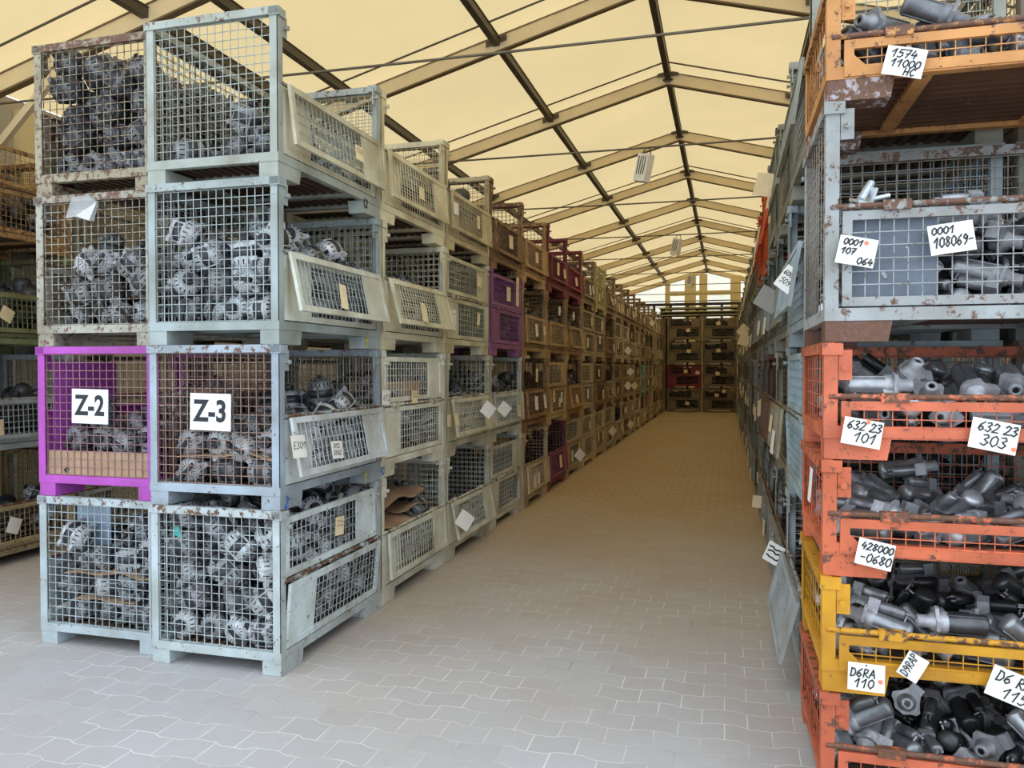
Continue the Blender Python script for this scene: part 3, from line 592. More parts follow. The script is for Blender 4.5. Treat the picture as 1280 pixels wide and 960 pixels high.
 's_lowb': '-211,-115,75,14,-56,-60,56;-278,183,42,40,-2,4,-92;-308,507,92,11,-81,47,32;34,-535,53,51,86,6,4;61,-165,42,92,-2,1,-38;-50,189,43,99,-10,0,3;80,529,54,52,78,26,24;294,-77,43,50,-5,9,-86;264,62,85,0,69,60,-40;211,470,54,39,63,54,40;-265,374,85,21,91,-13,-34;-103,-283,54,57,81,-14,-3;124,206,53,29,48,71,43;124,447,94,60,-5,51,-61;122,329,137,7,3,-57,82;-121,413,70,82,-13,17,54;-50,-432,53,27,4,-31,-91;-79,-157,86,7,88,-47,-3;69,41,71,19,62,-57,-51;-47,317,43,96,16,4,21;266,-511,54,24,-42,70,-52;164,-147,79,60,-55,21,-53;347,474,63,61,-35,-46,54;-340,-492,53,35,58,63,38;-207,15,125,6,88,-19,43;-283,284,126,69,57,-35,27;-171,510,87,63,-53,-13,55;198,-412,78,22,-63,-49,56;149,26,133,59,-5,11,-80;-62,56,93,19,-32,78,51;-42,509,117,57,28,62,46;293,-256,93,19,82,46,-27;266,237,80,31,14,-79,-51;283,399,163,45,40,67,43;-217,-502,51,70,-22,16,-66;-278,-317,85,30,3,91,-27;-149,503,198,61,68,-32,-26;53,-454,127,47,1,-16,-87;-38,-159,164,52,4,9,85;-1,572,179,95,-24,17,4;327,-446,138,64,-4,-16,-75;332,514,188,64,-13,30,69;-122,-492,153,91,-7,16,-38;-264,93,137,86,-38,-22,24;-290,442,206,36,26,48,75;-45,-372,182,20,-27,25,91;90,-264,112,39,36,34,-78;-77,229,182,29,49,-71,-43;84,508,231,61,32,0,73;348,-181,161,52,48,-48,-52;336,119,104,71,-6,38,59;207,502,230,76,-8,3,65;-266,-496,134,66,29,-37,-58;-337,-145,69,69,16,-18,-68;-279,-140,160,70,1,-7,71;-347,251,211,65,-28,52,-48;-104,-572,234,5,21,24,-95;33,-75,164,41,21,50,73;23,187,199,48,47,73,14;217,177,205,73,-66,16,6',
 's_mid': '-268,-535,43,22,-4,-16,96;-247,-98,55,31,-34,-73,49;-124,259,55,34,-54,67,-38;-167,475,53,45,75,41,25;37,-356,53,12,20,-83,-50;-93,15,53,50,-84,18,-11;39,134,53,11,18,84,50;15,528,53,18,-31,-80,48;281,-497,53,45,-76,-40,24;257,-211,53,20,-12,29,-93;265,109,43,31,-5,16,-93;282,479,41,94,0,0,34;-198,-455,86,35,-40,-37,76;-268,-271,53,2,-3,-86,51;-251,248,77,12,-30,84,44;-347,406,54,37,-60,55,-44;115,-494,53,61,-1,20,-76;9,-106,66,94,26,13,-16;98,380,111,7,98,6,18;337,-492,129,63,33,0,71;222,-60,55,88,-21,5,43;235,325,53,2,-4,86,-51;-337,-422,135,3,-71,-64,31;-327,-117,126,59,-16,-20,77;-279,100,86,2,-31,93,21;-258,571,83,59,75,29,-13;-49,-506,87,14,-37,-89,20;74,-213,89,22,18,56,-78;45,261,94,8,-93,20,31;305,-306,108,77,44,-14,45;324,-54,138,34,73,59,7;255,230,84,19,1,59,-78;189,571,59,2,17,-18,-97;-225,-511,205,48,-18,6,-86;-240,-2,134,14,41,19,88;-168,122,205,37,-72,47,-35;-59,468,113,69,-18,66,-24;43,-502,146,62,-25,15,-73;-64,-225,88,29,-45,-43,73;-4,85,113,30,1,-21,93;89,491,182,20,64,-71,-21;223,-369,152,60,40,-31,-62;212,-149,213,65,-41,-12,62;249,121,175,38,49,63,47;337,465,170,3,-71,-61,-36;-304,-362,208,34,-62,-44,56;-349,207,162,48,-51,48,-52;-188,406,146,23,-3,-8,97;-63,-501,189,45,41,-65,-46;69,-246,214,82,-40,-10,-39;229,-569,183,26,96,-2,6;321,-215,246,60,-14,15,-77;181,24,195,11,-69,-30,65;-204,-289,164,35,29,32,83;-160,-180,168,50,-75,34,-26;-215,316,211,17,2,34,93;16,-442,243,59,48,42,49;35,-72,158,86,-45,10,-23;58,263,206,15,-43,-68,-57;0,574,294,48,88,-3,-3;339,-469,266,38,56,-67,-30;282,-38,282,73,47,38,32;164,185,223,46,34,-39,-72;219,464,186,46,25,39,76;-123,-464,311,38,78,48,11;-137,-82,219,22,16,50,82;-192,210,286,8,9,-30,-95;66,-581,325,59,-80,6,7;8,-33,283,38,13,77,50;194,-509,241,43,-15,49,74;280,172,268,34,27,8,90;138,495,285,27,-42,59,-64;-215,-411,285,58,-60,-15,54;-277,-25,275,4,-29,-16,94;-298,510,245,11,-42,-74,51;88,-469,345,17,-2,23,96;-19,-229,261,43,34,-16,-82;12,156,186,92,-29,24,3;163,-362,289,92,27,28,-8;336,-142,371,68,17,16,69;306,310,245,51,22,-12,82;-175,-272,309,97,-8,-20,-11;-203,-155,268,5,29,32,-90;-334,350,272,68,-11,-24,69;-202,564,205,76,42,38,-32;-141,-417,394,66,61,35,27;23,-278,349,24,-34,89,-19;24,134,295,32,8,19,-92;272,-332,336,93,-13,5,-34;131,59,305,9,-1,-38,-92;311,501,292,86,7,19,-47;-323,-349,330,39,-39,22,80;-318,-171,328,77,-19,-39,-47;-233,83,271,25,-22,8,94;-106,457,257,67,57,10,-46',
 's_few': '-230,-566,43,98,17,-1,-5;-336,-277,89,8,72,59,-34;-320,223,43,79,10,-7,-61;-274,493,53,44,-74,44,-26;28,-492,43,83,14,9,53;-84,-218,54,56,82,6,11;-4,59,42,64,-3,-3,76;31,398,54,57,80,-16,-4;184,-415,43,50,5,-8,-86;277,-86,41,42,0,0,91;179,54,53,48,-80,-31,18;118,487,43,5,-1,-17,98;-151,-113,43,12,2,-17,-98;-193,165,83,40,43,-18,-79;-285,372,103,3,-40,-92,-3;76,-308,43,98,-17,-2,13;-90,213,53,31,52,-68,-41;262,237,43,95,-16,5,-27;314,421,43,72,-9,-9,69;-307,-431,77,82,-13,21,52;-211,-4,41,9,0,0,-100;-337,102,106,55,44,13,-69;-273,537,150,23,-8,-12,-96;-61,-382,112,26,-33,-43,80;102,191,76,49,62,-57,-21;-76,547,52,97,-3,12,22;285,-514,43,45,-8,15,-88;196,194,136,36,-31,-36,80;73,565,120,94,-22,24,14;-103,-496,81,72,44,-43,-31;-308,-129,94,47,-14,-7,87;5,221,134,17,56,-80,-16;82,-94,93,35,17,53,-75;-88,403,138,37,-75,-53,15;256,-425,112,76,47,31,33;238,-198,53,48,80,-32,-19;332,90,84,63,19,-7,75;274,551,103,31,-24,23,89;-209,-387,148,23,62,-74,11;-349,-187,223,47,53,46,54',
}
SHOWN = set()
DROPPED = set()
for key, idx in {"q0": "0 1 5 10 12 13 14 15 16 20 25 26 27 28 29 30 35 40 42 43 44 45 50 55 56 59 60 61 65 70 72 74 75 77 80 81 85 86 87 88 89 90 91 95 96 97 99 100 101 102 103 104 105 106", "p3": "0 5 10 12 15 20 25 30 35 40 43 45 46 50 55 56 60 61 65 70 72 73 74 75 80 81 85 86 87 88 90 91 95 96 100 101 102 104 105 106", "q2": "0 1 2 3 4 9 14 15 16 21 26 29 30 35 39 40 41 43 44 48 53 54 55 56 57 59 60 65 66 68 69 74", "q3": "0 4 8 11 12 14 15 16 17 20", "p2": "0 6 10 13 17 21 23 24 26 27 31 34 38 42 46 50 53", "q1": "0 1 3 12 19 20 22 25 28 30 31 32 33 34 36 37 38 41 42 43 45 47 50 51 53", "p0": "4 9 14 17 18 21 26 30 35 44 51 52 53 57 60 65 68 69 73 74", "p1": "2 3 19 20 22 28 30 33 35 36 37 38 41 42 44 45 49 50 52 53", "r1": "10 14 24 25 26 31 37 38 39 49 51 56 61 62 65 68 70 75", "t1": "10 49 51 56 61 62 68 70 72 75", "r0": "0 1 3 22 31 32 42 43 45 53", "s1": "8 10 18 19 30 31 33 34 42 43 44", "f3": "20 29 30", "r2": "8 10 18 19 27 30 33 34 42 43 44", "s0": "22 23 24 27 35 37 39 44 45", "f2": "0 31", "f0": "29 49", "f1": "41", "n1": "0 3 4 7 8 20 21 23 24 25 27 28 29 31 34 35 37 38 40 42 43 45 46 47 49 50 53 54 55 57 58 59", "n4": "0 6 8 9 10 19 20 27 29 30 33 39 42 43 50 51 52 57 60 61 67 69 70 79 87 88 89", "n0": "1 4 7 8 12 15 18 19 21 22 24 25 26 28 29 30 31 32 33 35 36 38 39 40 42 43 44 46 47 48 49", "n5": "1 2 10 17 24 25 26 38 39 43 44 47 51 53 54 55 58", "n3": "1 2 13 17 22 23 25 26 32 33 34 36 39 40 41 43 44 45 47 49 51 53 54", "n2": "0 1 4 5 6 8 9 10 12 13 15 19 20 21 23 24 26 27 29 30 31 32 34 35 36 38 39"}.items(): SHOWN |= {(key, int(i)) for i in idx.split()}
for key, idx in {}.items(): DROPPED |= {(key, int(i)) for i in idx.split()}
# ---------------------------------------------------------------- used alternators and starter motors
def m_alt_house():
    mb = MB()
    mb.lathe([(.0, -.088), (.024, -.088), (.050, -.084), (.066, -.070), (.072, -.040), (.073, -.024)], 32, slots=(1, 3), depth=.012)
    mb.lathe([(.073, .024), (.074, .036), (.070, .052), (.054, .064), (.028, .068), (.0, .068)], 32, slots=(2,), depth=.012)
    mb.lathe([(.030, -.094), (.030, -.080)], 12); 
    for a in (.5, 3.6):
        for z in (-.052, .030):
            ca, sa = math.cos(a), math.sin(a)
            P = [(.062, -.022), (.096, -.012), (.104, 0), (.096, .012), (.062, .022)]
            mb.prism([(x * ca - y * sa, x * sa + y * ca) for x, y in P], z, z + .022)
    for k in range(4):
        a = .3 + k * PI / 2; mb.tube((.075 * math.cos(a), .075 * math.sin(a), -.05), (.075 * math.cos(a), .075 * math.sin(a), .05), .006, 6)
    return mb.mesh('alternator', ALU, DARK)
def m_alt_stator():
    mb = MB(); mb.lathe([(.070, -.026), (.0755, -.024), (.0755, .024), (.070, .026)], 28); return mb.mesh('stator_ring', STEEL)
def m_alt_pulley():
    mb = MB(); mb.lathe([(.0, .068), (.018, .068), (.018, .076), (.031, .077), (.031, .080), (.028, .082), (.031, .084), (.028, .087), (.031, .090), (.028, .093), (.031, .096), (.031, .100), (.022, .100), (.014, .094), (.012, .094), (.012, .108), (0, .108)], 18)
    return mb.mesh('pulley', STEEL)
def m_alt_plug():
    mb = MB(); mb.box(.03, .062, -.012, .012, -.106, -.080); mb.box(-.05, .034, -.01, .01, -.098, -.082)
    return mb.mesh('connector', RUBBER)
AH, AS_, AP, AC = m_alt_house(), m_alt_stator(), m_alt_pulley(), m_alt_plug()
def alternator(M, label, group, bright):
    M = M @ Matrix.Scale(1.12, 4); o = ob('alternator', AH, color=(bright * R.uniform(.96, 1.02), bright, bright * R.uniform(1.0, 1.06), 1)); o.matrix_world = M
    tag(o, label, 'alternator', group)
    ob('stator_ring', AS_, o); ob('pulley', AP, o); ob('connector', AC, o)
    return o
def low_alt(mb):
    mb.mi = 0; mb.lathe([(.0, -.088), (.05, -.084), (.072, -.05), (.073, -.024)], 9); mb.lathe([(.074, .026), (.07, .052), (.03, .068), (0, .068)], 9)
    mb.mi = 1; mb.lathe([(.0755, -.024), (.0755, .026)], 9); mb.tube((0, 0, .07), (0, 0, .1), .03, 8)
    mb.mi = 0; mb.box(.06, .1, -.012, .012, -.045, -.02)
BODY = simple('oiled_metal', None, .36, .6, .3, 18, True)
def m_st_motor():
    mb = MB(); mb.lathe([(0, -.134), (.030, -.134), (.040, -.126), (.0425, -.118), (.0425, -.112), (.041, -.110), (.041, .012), (.0425, .014), (.0425, .02)], 20, axis='x')
    mb.tube((-.12, .037, -.02), (.02, .037, -.02), .004, 5); mb.tube((-.12, -.037, -.02), (.02, -.037, -.02), .004, 5)
    return mb.mesh('starter_motor', BODY)
def m_st_nose():
    mb = MB(); mb.lathe([(.043, .012), (.046, .02), (.044, .045), (.034, .07), (.026, .078), (.026, .116), (.020, .120), (.012, .120), (.012, .112)], 20, axis='x')
    a = [(-.03, .055), (.03, .055), (.042, .03), (.066, .0), (.060, -.018), (.04, -.03), (.02, -.05), (-.02, -.05), (-.04, -.03), (-.060, -.018), (-.066, 0), (-.042, .03)]
    v = [(.044, y, z) for y, z in a] + [(.058, y, z) for y, z in a]; n = len(a)
    mb.add(v, [tuple(range(n - 1, -1, -1)), tuple(range(n, 2 * n))] + [(k, (k + 1) % n, n + (k + 1) % n, n + k) for k in range(n)])
    mb.box(.006, .05, -.028, .028, .03, .088)
    return mb.mesh('drive_housing', ALU)
def m_st_sol():
    mb = MB(); mb.lathe([(0, -.092), (.018, -.092), (.0235, -.086), (.0235, .008), (.021, .012)], 14, axis='x', c=(0, 0, .064)); return mb.mesh('solenoid', BODY)
def m_st_term():
    mb = MB(); 
    mb.tube((-.092, .009, .07), (-.112, .009, .07), .0045, 6); mb.tube((-.092, -.009, .07), (-.112, -.009, .07), .0045, 6)
    mb.tube((-.1, .009, .062), (-.09, .009, .0), .004, 5)
    return mb.mesh('terminal', ALU)
SM, SN, SS, ST_ = m_st_motor(), m_st_nose(), m_st_sol(), m_st_term()
def starter(M, label, group, bright):
    g = R.choice((.05, .09, .16, .28, .36, .5)); o = ob('starter_motor', SM, color=(g, g * 1.02, g * 1.06, 1)); o.matrix_world = M; tag(o, label, 'starter motor', group)
    bright *= .75; c = (bright, bright, bright * 1.04, 1)
    ob('drive_housing', SN, o, color=c); ob('solenoid', SS, o, color=(g * .8, g * .8, g * .84, 1)); ob('terminal', ST_, o, color=c)
    return o
def low_st(mb):
    mb.mi = 1; mb.tube((-.13, 0, 0), (.02, 0, 0), .042, 9); mb.tube((-.09, 0, .064), (.01, 0, .064), .0235, 8)
    mb.mi = 0; mb.tube((.02, 0, 0), (.07, 0, 0), .045, 9, .034); mb.tube((.07, 0, 0), (.12, 0, 0), .026, 8); mb.box(.044, .058, -.07, .07, -.03, .05); mb.box(.006, .05, -.028, .028, .03, .088)
PILES = {k: [tuple(int(x) for x in r.split(',')) for r in v.split(';')] for k, v in PILE_TEXT.items()}
def item_mats(pile, root, flip=False, zmax=None):
    base = Matrix.Translation(root.location) @ Matrix.Rotation(root.rotation_euler.z + (PI if flip else 0), 4, 'Z') @ Matrix.Translation((0, 0, .128))
    out = []
    for i, (x, y, z, a, b, c, d) in enumerate(PILES[pile]):
        q = Quaternion((a, b, c, d)).normalized()
        if zmax and z / 1000 > zmax: continue
        out.append((i, base @ Matrix.Translation((x / 1000, y / 1000, z / 1000)) @ q.to_matrix().to_4x4()))
    return out
LOW = MB(); LOWS = MB()
def fill(key, root, pile, where, flip=False, kind='a', bright=.34, zmax=None):
    """items that show are things of their own, the rest join the uncountable heap"""
    for i, M in item_mats(pile, root, flip, zmax):
        full = SHOWN is None or (key, i) in SHOWN
        if full:
            b = bright * R.uniform(.35, 1.25)
            if kind == 'a': o = alternator(M, f'used grey alternator heaped in the {where}', f'alternators in the {where}', b)
            else: o = starter(M, f'used starter motor lying in the {where}', f'starter motors in the {where}', b * 1.2)
            if SHOWN is None: o['key'] = f'{key}|{i}'
        elif (key, i) in DROPPED: continue
        else:
            mb = LOW if kind == 'a' else LOWS
            mb.M = M; mb.M = M @ Matrix.Scale(1.12, 4) if kind == 'a' else M; (low_alt if kind == 'a' else low_st)(mb)
NEAR_FILL = [
 ('p0', prow[0, 0], 'high', False, 'pale cage under the purple Z-2 cage', 'a', .46), ('p1', prow[0, 1], 'mid', False, 'purple Z-2 cage', 'a', .26), ('p2', prow[0, 2], 'mid', True, 'grey cage with the clear pouch', 'a', .40), ('p3', prow[0, 3], 'full', True, 'rusty cage topmost above Z-2', 'a', .2),
 ('q0', qrow[0, 0], 'full', False, 'pale cage under the Z-3 cage', 'a', .52), ('q1', qrow[0, 1], 'mid', True, 'Z-3 cage', 'a', .42), ('q2', qrow[0, 2], 'high', True, 'cage directly above Z-3', 'a', .42), ('q3', qrow[0, 3], 'low', True, 'topmost cage of the Z-3 stack', 'a', .34),
 ('r0', qrow[1, 0], 'mid', True, 'floor-level cage with cardboard, second stack of the Z-3 row', 'a', .36), ('r1', qrow[1, 1], 'high', False, 'second-level cage, second stack of the Z-3 row', 'a', .36), ('r2', qrow[1, 2], 'midb', False, 'third-level cage, second stack of the Z-3 row', 'a', .3),
 ('s0', qrow[2, 0], 'midb', True, 'floor-level cage, third stack of the Z-3 row', 'a', .34), ('s1', qrow[2, 1], 'midb', False, 'second-level cage, third stack of the Z-3 row', 'a', .3), ('t1', qrow[3, 1], 'high', False, 'second-level cage, fourth stack of the Z-3 row', 'a', .32),
 ('f0', far[0, 0], 'mid', False, 'floor-level cage past the purple Z-2 cage', 'a', .36), ('f1', far[0, 1], 'midb', False, 'grey second-level cage past the Z-2 cage', 'a', .36),('f2', far[0, 2], 'mid', True, 'olive green cage past the Z-2 cage', 'a', .3),('f3', far[0, 3], 'mid', False, 'rusty tan cage past the Z-2 cage', 'a', .2),
 ('n0', near[0], 's_low', False, 'lowest orange crate', 's', .5), ('n1', near[1], 's_lowb', False, 'yellow crate', 's', .5), ('n2', near[2], 's_few', False, 'orange crate standing on the yellow one', 's', .42), ('n3', near[3], 's_low', True, 'orange crate under the grey cage', 's', .42),
 ('n4', near[4], 's_mid', False, 'grey cage above the orange crates', 's', .32), ('n5', near[5], 's_lowb', True, 'topmost tan crate', 's', .24)]
for key, root, pile, flip, where, kind, br in NEAR_FILL: fill(key, root, pile, where, flip, kind, br)
DONE = {id(t[1]) for t in NEAR_FILL}
PN = ['mid', 'midb', 'high', 'low']
def bulk(root, mb, fn, pile, up=0):
    for i, M in item_mats(pile, root, R.random() < .5):
        M = Matrix.Translation((0, 0, up)) @ M
        mb.M = M @ Matrix.Scale(1.12, 4) if fn is low_alt else M; fn(mb)
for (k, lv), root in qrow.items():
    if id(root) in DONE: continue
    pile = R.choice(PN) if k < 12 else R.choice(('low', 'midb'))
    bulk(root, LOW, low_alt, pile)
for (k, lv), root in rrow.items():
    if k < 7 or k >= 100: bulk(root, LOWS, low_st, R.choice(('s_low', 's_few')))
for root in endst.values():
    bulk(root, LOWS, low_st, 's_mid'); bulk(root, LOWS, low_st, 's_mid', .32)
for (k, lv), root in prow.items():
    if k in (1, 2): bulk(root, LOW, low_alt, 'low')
def heap(mb, name, label, cat):
    if not mb.v: return
    mb.M = None
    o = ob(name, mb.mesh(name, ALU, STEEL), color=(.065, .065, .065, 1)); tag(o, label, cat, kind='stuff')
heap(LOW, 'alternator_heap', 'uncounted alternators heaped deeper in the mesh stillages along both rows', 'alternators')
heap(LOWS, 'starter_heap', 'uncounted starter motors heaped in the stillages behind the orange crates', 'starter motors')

# ---------------------------------------------------------------- writing
GL = {'0': [[(.5, 1.3), (.15, 1.0), (.1, .4), (.45, 0), (.8, .35), (.8, 1.0), (.5, 1.3)]], '1': [[(.1, .75), (.65, 1.3), (.5, 0)]], '2': [[(.15, 1.0), (.4, 1.3), (.8, 1.1), (.6, .6), (.05, .02), (.85, .06)]],
 '3': [[(.15, 1.2), (.6, 1.3), (.75, 1.0), (.35, .7), (.8, .4), (.5, .0), (.05, .15)]], '4': [[(.45, 1.3), (.1, .5), (.85, .55)], [(.7, .9), (.55, 0)]], '5': [[(.85, 1.3), (.3, 1.25), (.2, .75), (.65, .8), (.75, .35), (.4, 0), (.05, .1)]],
 '6': [[(.75, 1.3), (.25, .85), (.1, .3), (.4, 0), (.75, .3), (.5, .65), (.15, .4)]], '7': [[(.1, 1.25), (.85, 1.3), (.35, 0)], [(.25, .65), (.75, .7)]], '8': [[(.75, 1.1), (.4, 1.3), (.2, 1.0), (.75, .4), (.45, 0), (.15, .3), (.75, 1.1)]],
 '9': [[(.75, 1.0), (.4, 1.3), (.15, .9), (.45, .65), (.78, 1.0), (.65, .4), (.3, 0)]], 'D': [[(.2, 1.3), (.15, 0), (.6, .1), (.85, .6), (.6, 1.2), (.1, 1.3)]], 'R': [[(.15, 0), (.2, 1.3), (.7, 1.2), (.65, .75), (.2, .65), (.8, 0)]],
 'A': [[(.0, 0), (.5, 1.3), (.85, 0)], [(.15, .5), (.75, .5)]], 'P': [[(.15, 0), (.2, 1.3), (.75, 1.15), (.7, .75), (.2, .65)]], 'H': [[(.15, 1.3), (.1, 0)], [(.75, 1.3), (.7, 0)], [(.1, .65), (.75, .65)]], 'C': [[(.8, 1.1), (.45, 1.3), (.1, .7), (.4, 0), (.8, .2)]],
 'E': [[(.8, 1.3), (.15, 1.25), (.1, 0), (.8, .05)], [(.12, .65), (.65, .68)]], 'U': [[(.15, 1.3), (.15, .3), (.45, 0), (.75, .3), (.8, 1.3)]], 'S': [[(.75, 1.15), (.4, 1.3), (.15, 1.0), (.7, .45), (.5, .0), (.1, .1)]], '-': [[(.1, .6), (.7, .65)]], "'": [[(.3, 1.3), (.25, 1.0)]],
 'Z': [[(.05, 1.3), (.85, 1.3), (.05, 0), (.88, 0)]]}
def stroke_text(mb, s, x, y, h, lw, slant=.15, adv=.95):
    k = h / 1.3
    for ch in s:
        for st in GL.get(ch, []):
            P = [Vector((x + (a * adv / .95 + slant * b) * k, y + b * k)) for a, b in st]
            for p, q in zip(P, P[1:]):
                d = (q - p)
                if d.length < 1e-6: continue
                d.normalize(); n = Vector((-d.y, d.x)) * lw / 2; e = d * lw * .3
                mb.add([(*(p - n - e), 0), (*(q - n + e), 0), (*(q + n + e), 0), (*(p + n - e), 0)], [(0, 1, 2, 3)])
        x += adv * k if ch != ' ' else .6 * k * adv / .95
CARDS = {}
def card(name, wd, ht, loc, M3, label, cat, mat, lines=(), lh=None, lw=.0045, dot=None, group=None, ink=None, scrib=False, fold=False, hole=False):
    """a card lying in the plane of M3's x and y axes, facing its z axis"""
    key = (round(wd, 3), round(ht, 3), mat.name)
    me = CARDS.get(key)
    if me is None:
        mb = MB(); n = 4
        for k in range(n):                                        # slightly bowed card
            x0, x1 = -wd / 2 + wd * k / n, -wd / 2 + wd * (k + 1) / n
            b = lambda x: .02 * wd * math.cos(x / wd * PI) - .02 * wd
            mb.hexa([(x0, -ht / 2, b(x0) - .0008), (x1, -ht / 2, b(x1) - .0008), (x1, ht / 2, b(x1) - .0008), (x0, ht / 2, b(x0) - .0008)], [(x0, -ht / 2, b(x0)), (x1, -ht / 2, b(x1)), (x1, ht / 2, b(x1)), (x0, ht / 2, b(x0))])
        me = CARDS[key] = mb.mesh(name, mat)
    o = ob(name, me); o.matrix_world = Matrix.Translation(loc) @ M3.to_4x4(); tag(o, label, cat, group)
    if lines or scrib:
        mb = MB()
        for (s, x, y, h) in lines:
            full = sum(.95 if c != ' ' else .6 for c in s) * h * ht / 1.3; stroke_text(mb, s, x * wd, y * ht, h * ht, lw, adv=.95 * min(1, (.46 - x) * wd / full))
        if scrib:
            rr = random.Random(len(label) * 7 + scrib)
            for q in range(scrib):
                y = ht * (.25 - q * .22); x = -wd * .38; P = [(x + wd * .76 * k / 7, y + rr.uniform(-.07, .07) * ht) for k in range(8)]
                for p, q2 in zip(P, P[1:]):
                    d = Vector((q2[0] - p[0], q2[1] - p[1])).normalized(); nn = Vector((-d.y, d.x)) * lw / 2
                    mb.add([(p[0] - nn.x, p[1] - nn.y, 0), (q2[0] - nn.x, q2[1] - nn.y, 0), (q2[0] + nn.x, q2[1] + nn.y, 0), (p[0] + nn.x, p[1] + nn.y, 0)], [(0, 1, 2, 3)])
        ob('handwriting', mb.mesh('handwriting', ink or INK), o, (0, 0, .0012))
    if dot:
        mb = MB(); n = 14; r = .0085
        mb.add([(dot[0] * wd + r * math.cos(2 * PI * k / n), dot[1] * ht + r * math.sin(2 * PI * k / n), 0) for k in range(n)], [tuple(range(n))])
        ob('dot_sticker', mb.mesh('dot_sticker', DOT), o, (0, 0, .0010))
    return o
def face(nrm, roll=0, lean=0):
    """x, y, z axes of a card hung on an upright surface whose outside is nrm; roll turns it clockwise in degrees"""
    z = Vector(nrm).normalized(); y = Vector((0, 0, 1)); x = y.cross(z).normalized()
    m = Matrix((x, y, z)).transposed()
    return m @ Matrix.Rotation(math.radians(-roll), 3, 'Z') @ Matrix.Rotation(math.radians(lean), 3, 'X')
EYE = Vector((0, 0, 1.766)); SIGHT = Matrix.Rotation(math.radians(15.37), 3, 'Z') @ Matrix.Rotation(math.radians(88.825), 3, 'X')   # where the tag positions were measured from
def ray(px, py):
    d = Vector(((px - 640) / 975, -(py - 480) / 975, -1)); return (SIGHT @ d).normalized()
def onY(px, py, y):
    d = ray(px, py); return EYE + d * ((y - EYE.y) / d.y)
def onX(px, py, x):
    d = ray(px, py); return EYE + d * ((x - EYE.x) / d.x)
# the two aisle signs
def sign(txt, px, py, y, label):
    p = onY(px, py, y); wd, ht = .272, .215
    t = bpy.data.objects.new('aisle_sign', None); COL.objects.link(t); t.location = p; tag(t, label, 'sign', 'aisle signs')
    t.rotation_euler = (0, math.radians(1), 0)
    mb = MB(); mb.box(-wd / 2, wd / 2, -.006, 0, -ht / 2, ht / 2); ob('board', mb.mesh('board', SIGNW), t)
    cu = bpy.data.curves.new('sign_text', 'FONT'); cu.body = txt; cu.size = .172; cu.align_x = 'CENTER'; cu.align_y = 'CENTER'; cu.offset = .0055; cu.extrude = .0006; cu.space_character = 1.02
    tmp = bpy.data.objects.new('tmp', cu); COL.objects.link(tmp); dg = bpy.context.evaluated_depsgraph_get()
    me = bpy.data.meshes.new_from_object(tmp.evaluated_get(dg)); bpy.data.objects.remove(tmp)
    me.materials.clear(); me.materials.append(INK)
    ob('lettering', me, t, (0, -.0066, 0), (PI / 2, 0, 0)).scale = (.86, 1, 1)
sign('Z-2', 113, 508, 3.985, 'white sign reading Z-2 on the front mesh of the purple cage')
sign('Z-3', 263.5, 515, 3.895, 'white sign reading Z-3 on the rusty front mesh beside the purple cage')
# cards on the near crates
NF = NY - W / 2
S = 3.05 / 975
def ncard(px, py, w_, h_, roll, label, lines, dot=None, y=NF - .03, lw=.005, mat=None):
    card('part_tag', w_ * S, h_ * S, onY(px, py, y), face((0, -1, 0), roll, -6), label, 'tag', mat or PAPER, lines, lw=lw, dot=dot, group='handwritten tags on the near crates')
ncard(1131, 77, 46, 37, 14, 'white tag with handwritten 11000 on the topmost tan crate', [('1574', -.40, .12, .28), ('11000', -.36, -.20, .26), ('HC', .02, -.46, .25)])
ncard(1071, 314, 45, 36, 12, 'white tag with handwritten 107 064 and orange dot on the grey cage', [('0001', -.40, .18, .22), ('107', -.42, -.14, .22), ('064', .04, -.44, .24)], (.2, .33))
ncard(1190, 297, 50, 37, -7, 'white tag with handwritten 108069 on the grey cage mesh', [('0001', -.44, .16, .24), ('108069-', -.44, -.28, .34)])
ncard(1078, 541, 46, 34, 10, 'white tag reading 632 23 101 on the orange crate under the grey cage', [('632 23', -.42, .08, .32), ('101', -.22, -.36, .36)], (.1, .42))
ncard(1243, 545, 52, 37, 11, 'white tag reading 632 23 303 on the orange crate under the grey cage', [('632 23', -.38, .10, .30), ('303', -.28, -.36, .36)], (.44, -.32))
ncard(1094, 693, 43, 33, 12, 'white tag reading 428000 0680 on the orange crate above the yellow one', [('428000', -.42, .10, .28), ('-0680', -.40, -.36, .34)])
ncard(1083, 847, 43, 34, 2, 'white tag reading D6RA 110 at the end of the yellow crate', [("'", -.05, .3, .15), ('D6RA', -.46, .0, .30), ('110', -.35, -.38, .32)], (.38, -.1), y=NF - .04)
ncard(1141, 834, 32, 25, -62, 'small white tag reading D9RAP turned on edge on the yellow crate', [('D9RAP', -.46, .0, .38)], y=NF - .04, lw=.004)
ncard(1263, 859, 47, 37, 20, 'white tag reading D6 RA 115 at the middle of the yellow crate', [('D6 RA', -.40, .05, .34), ('115', -.15, -.42, .36)], y=NF - .045)
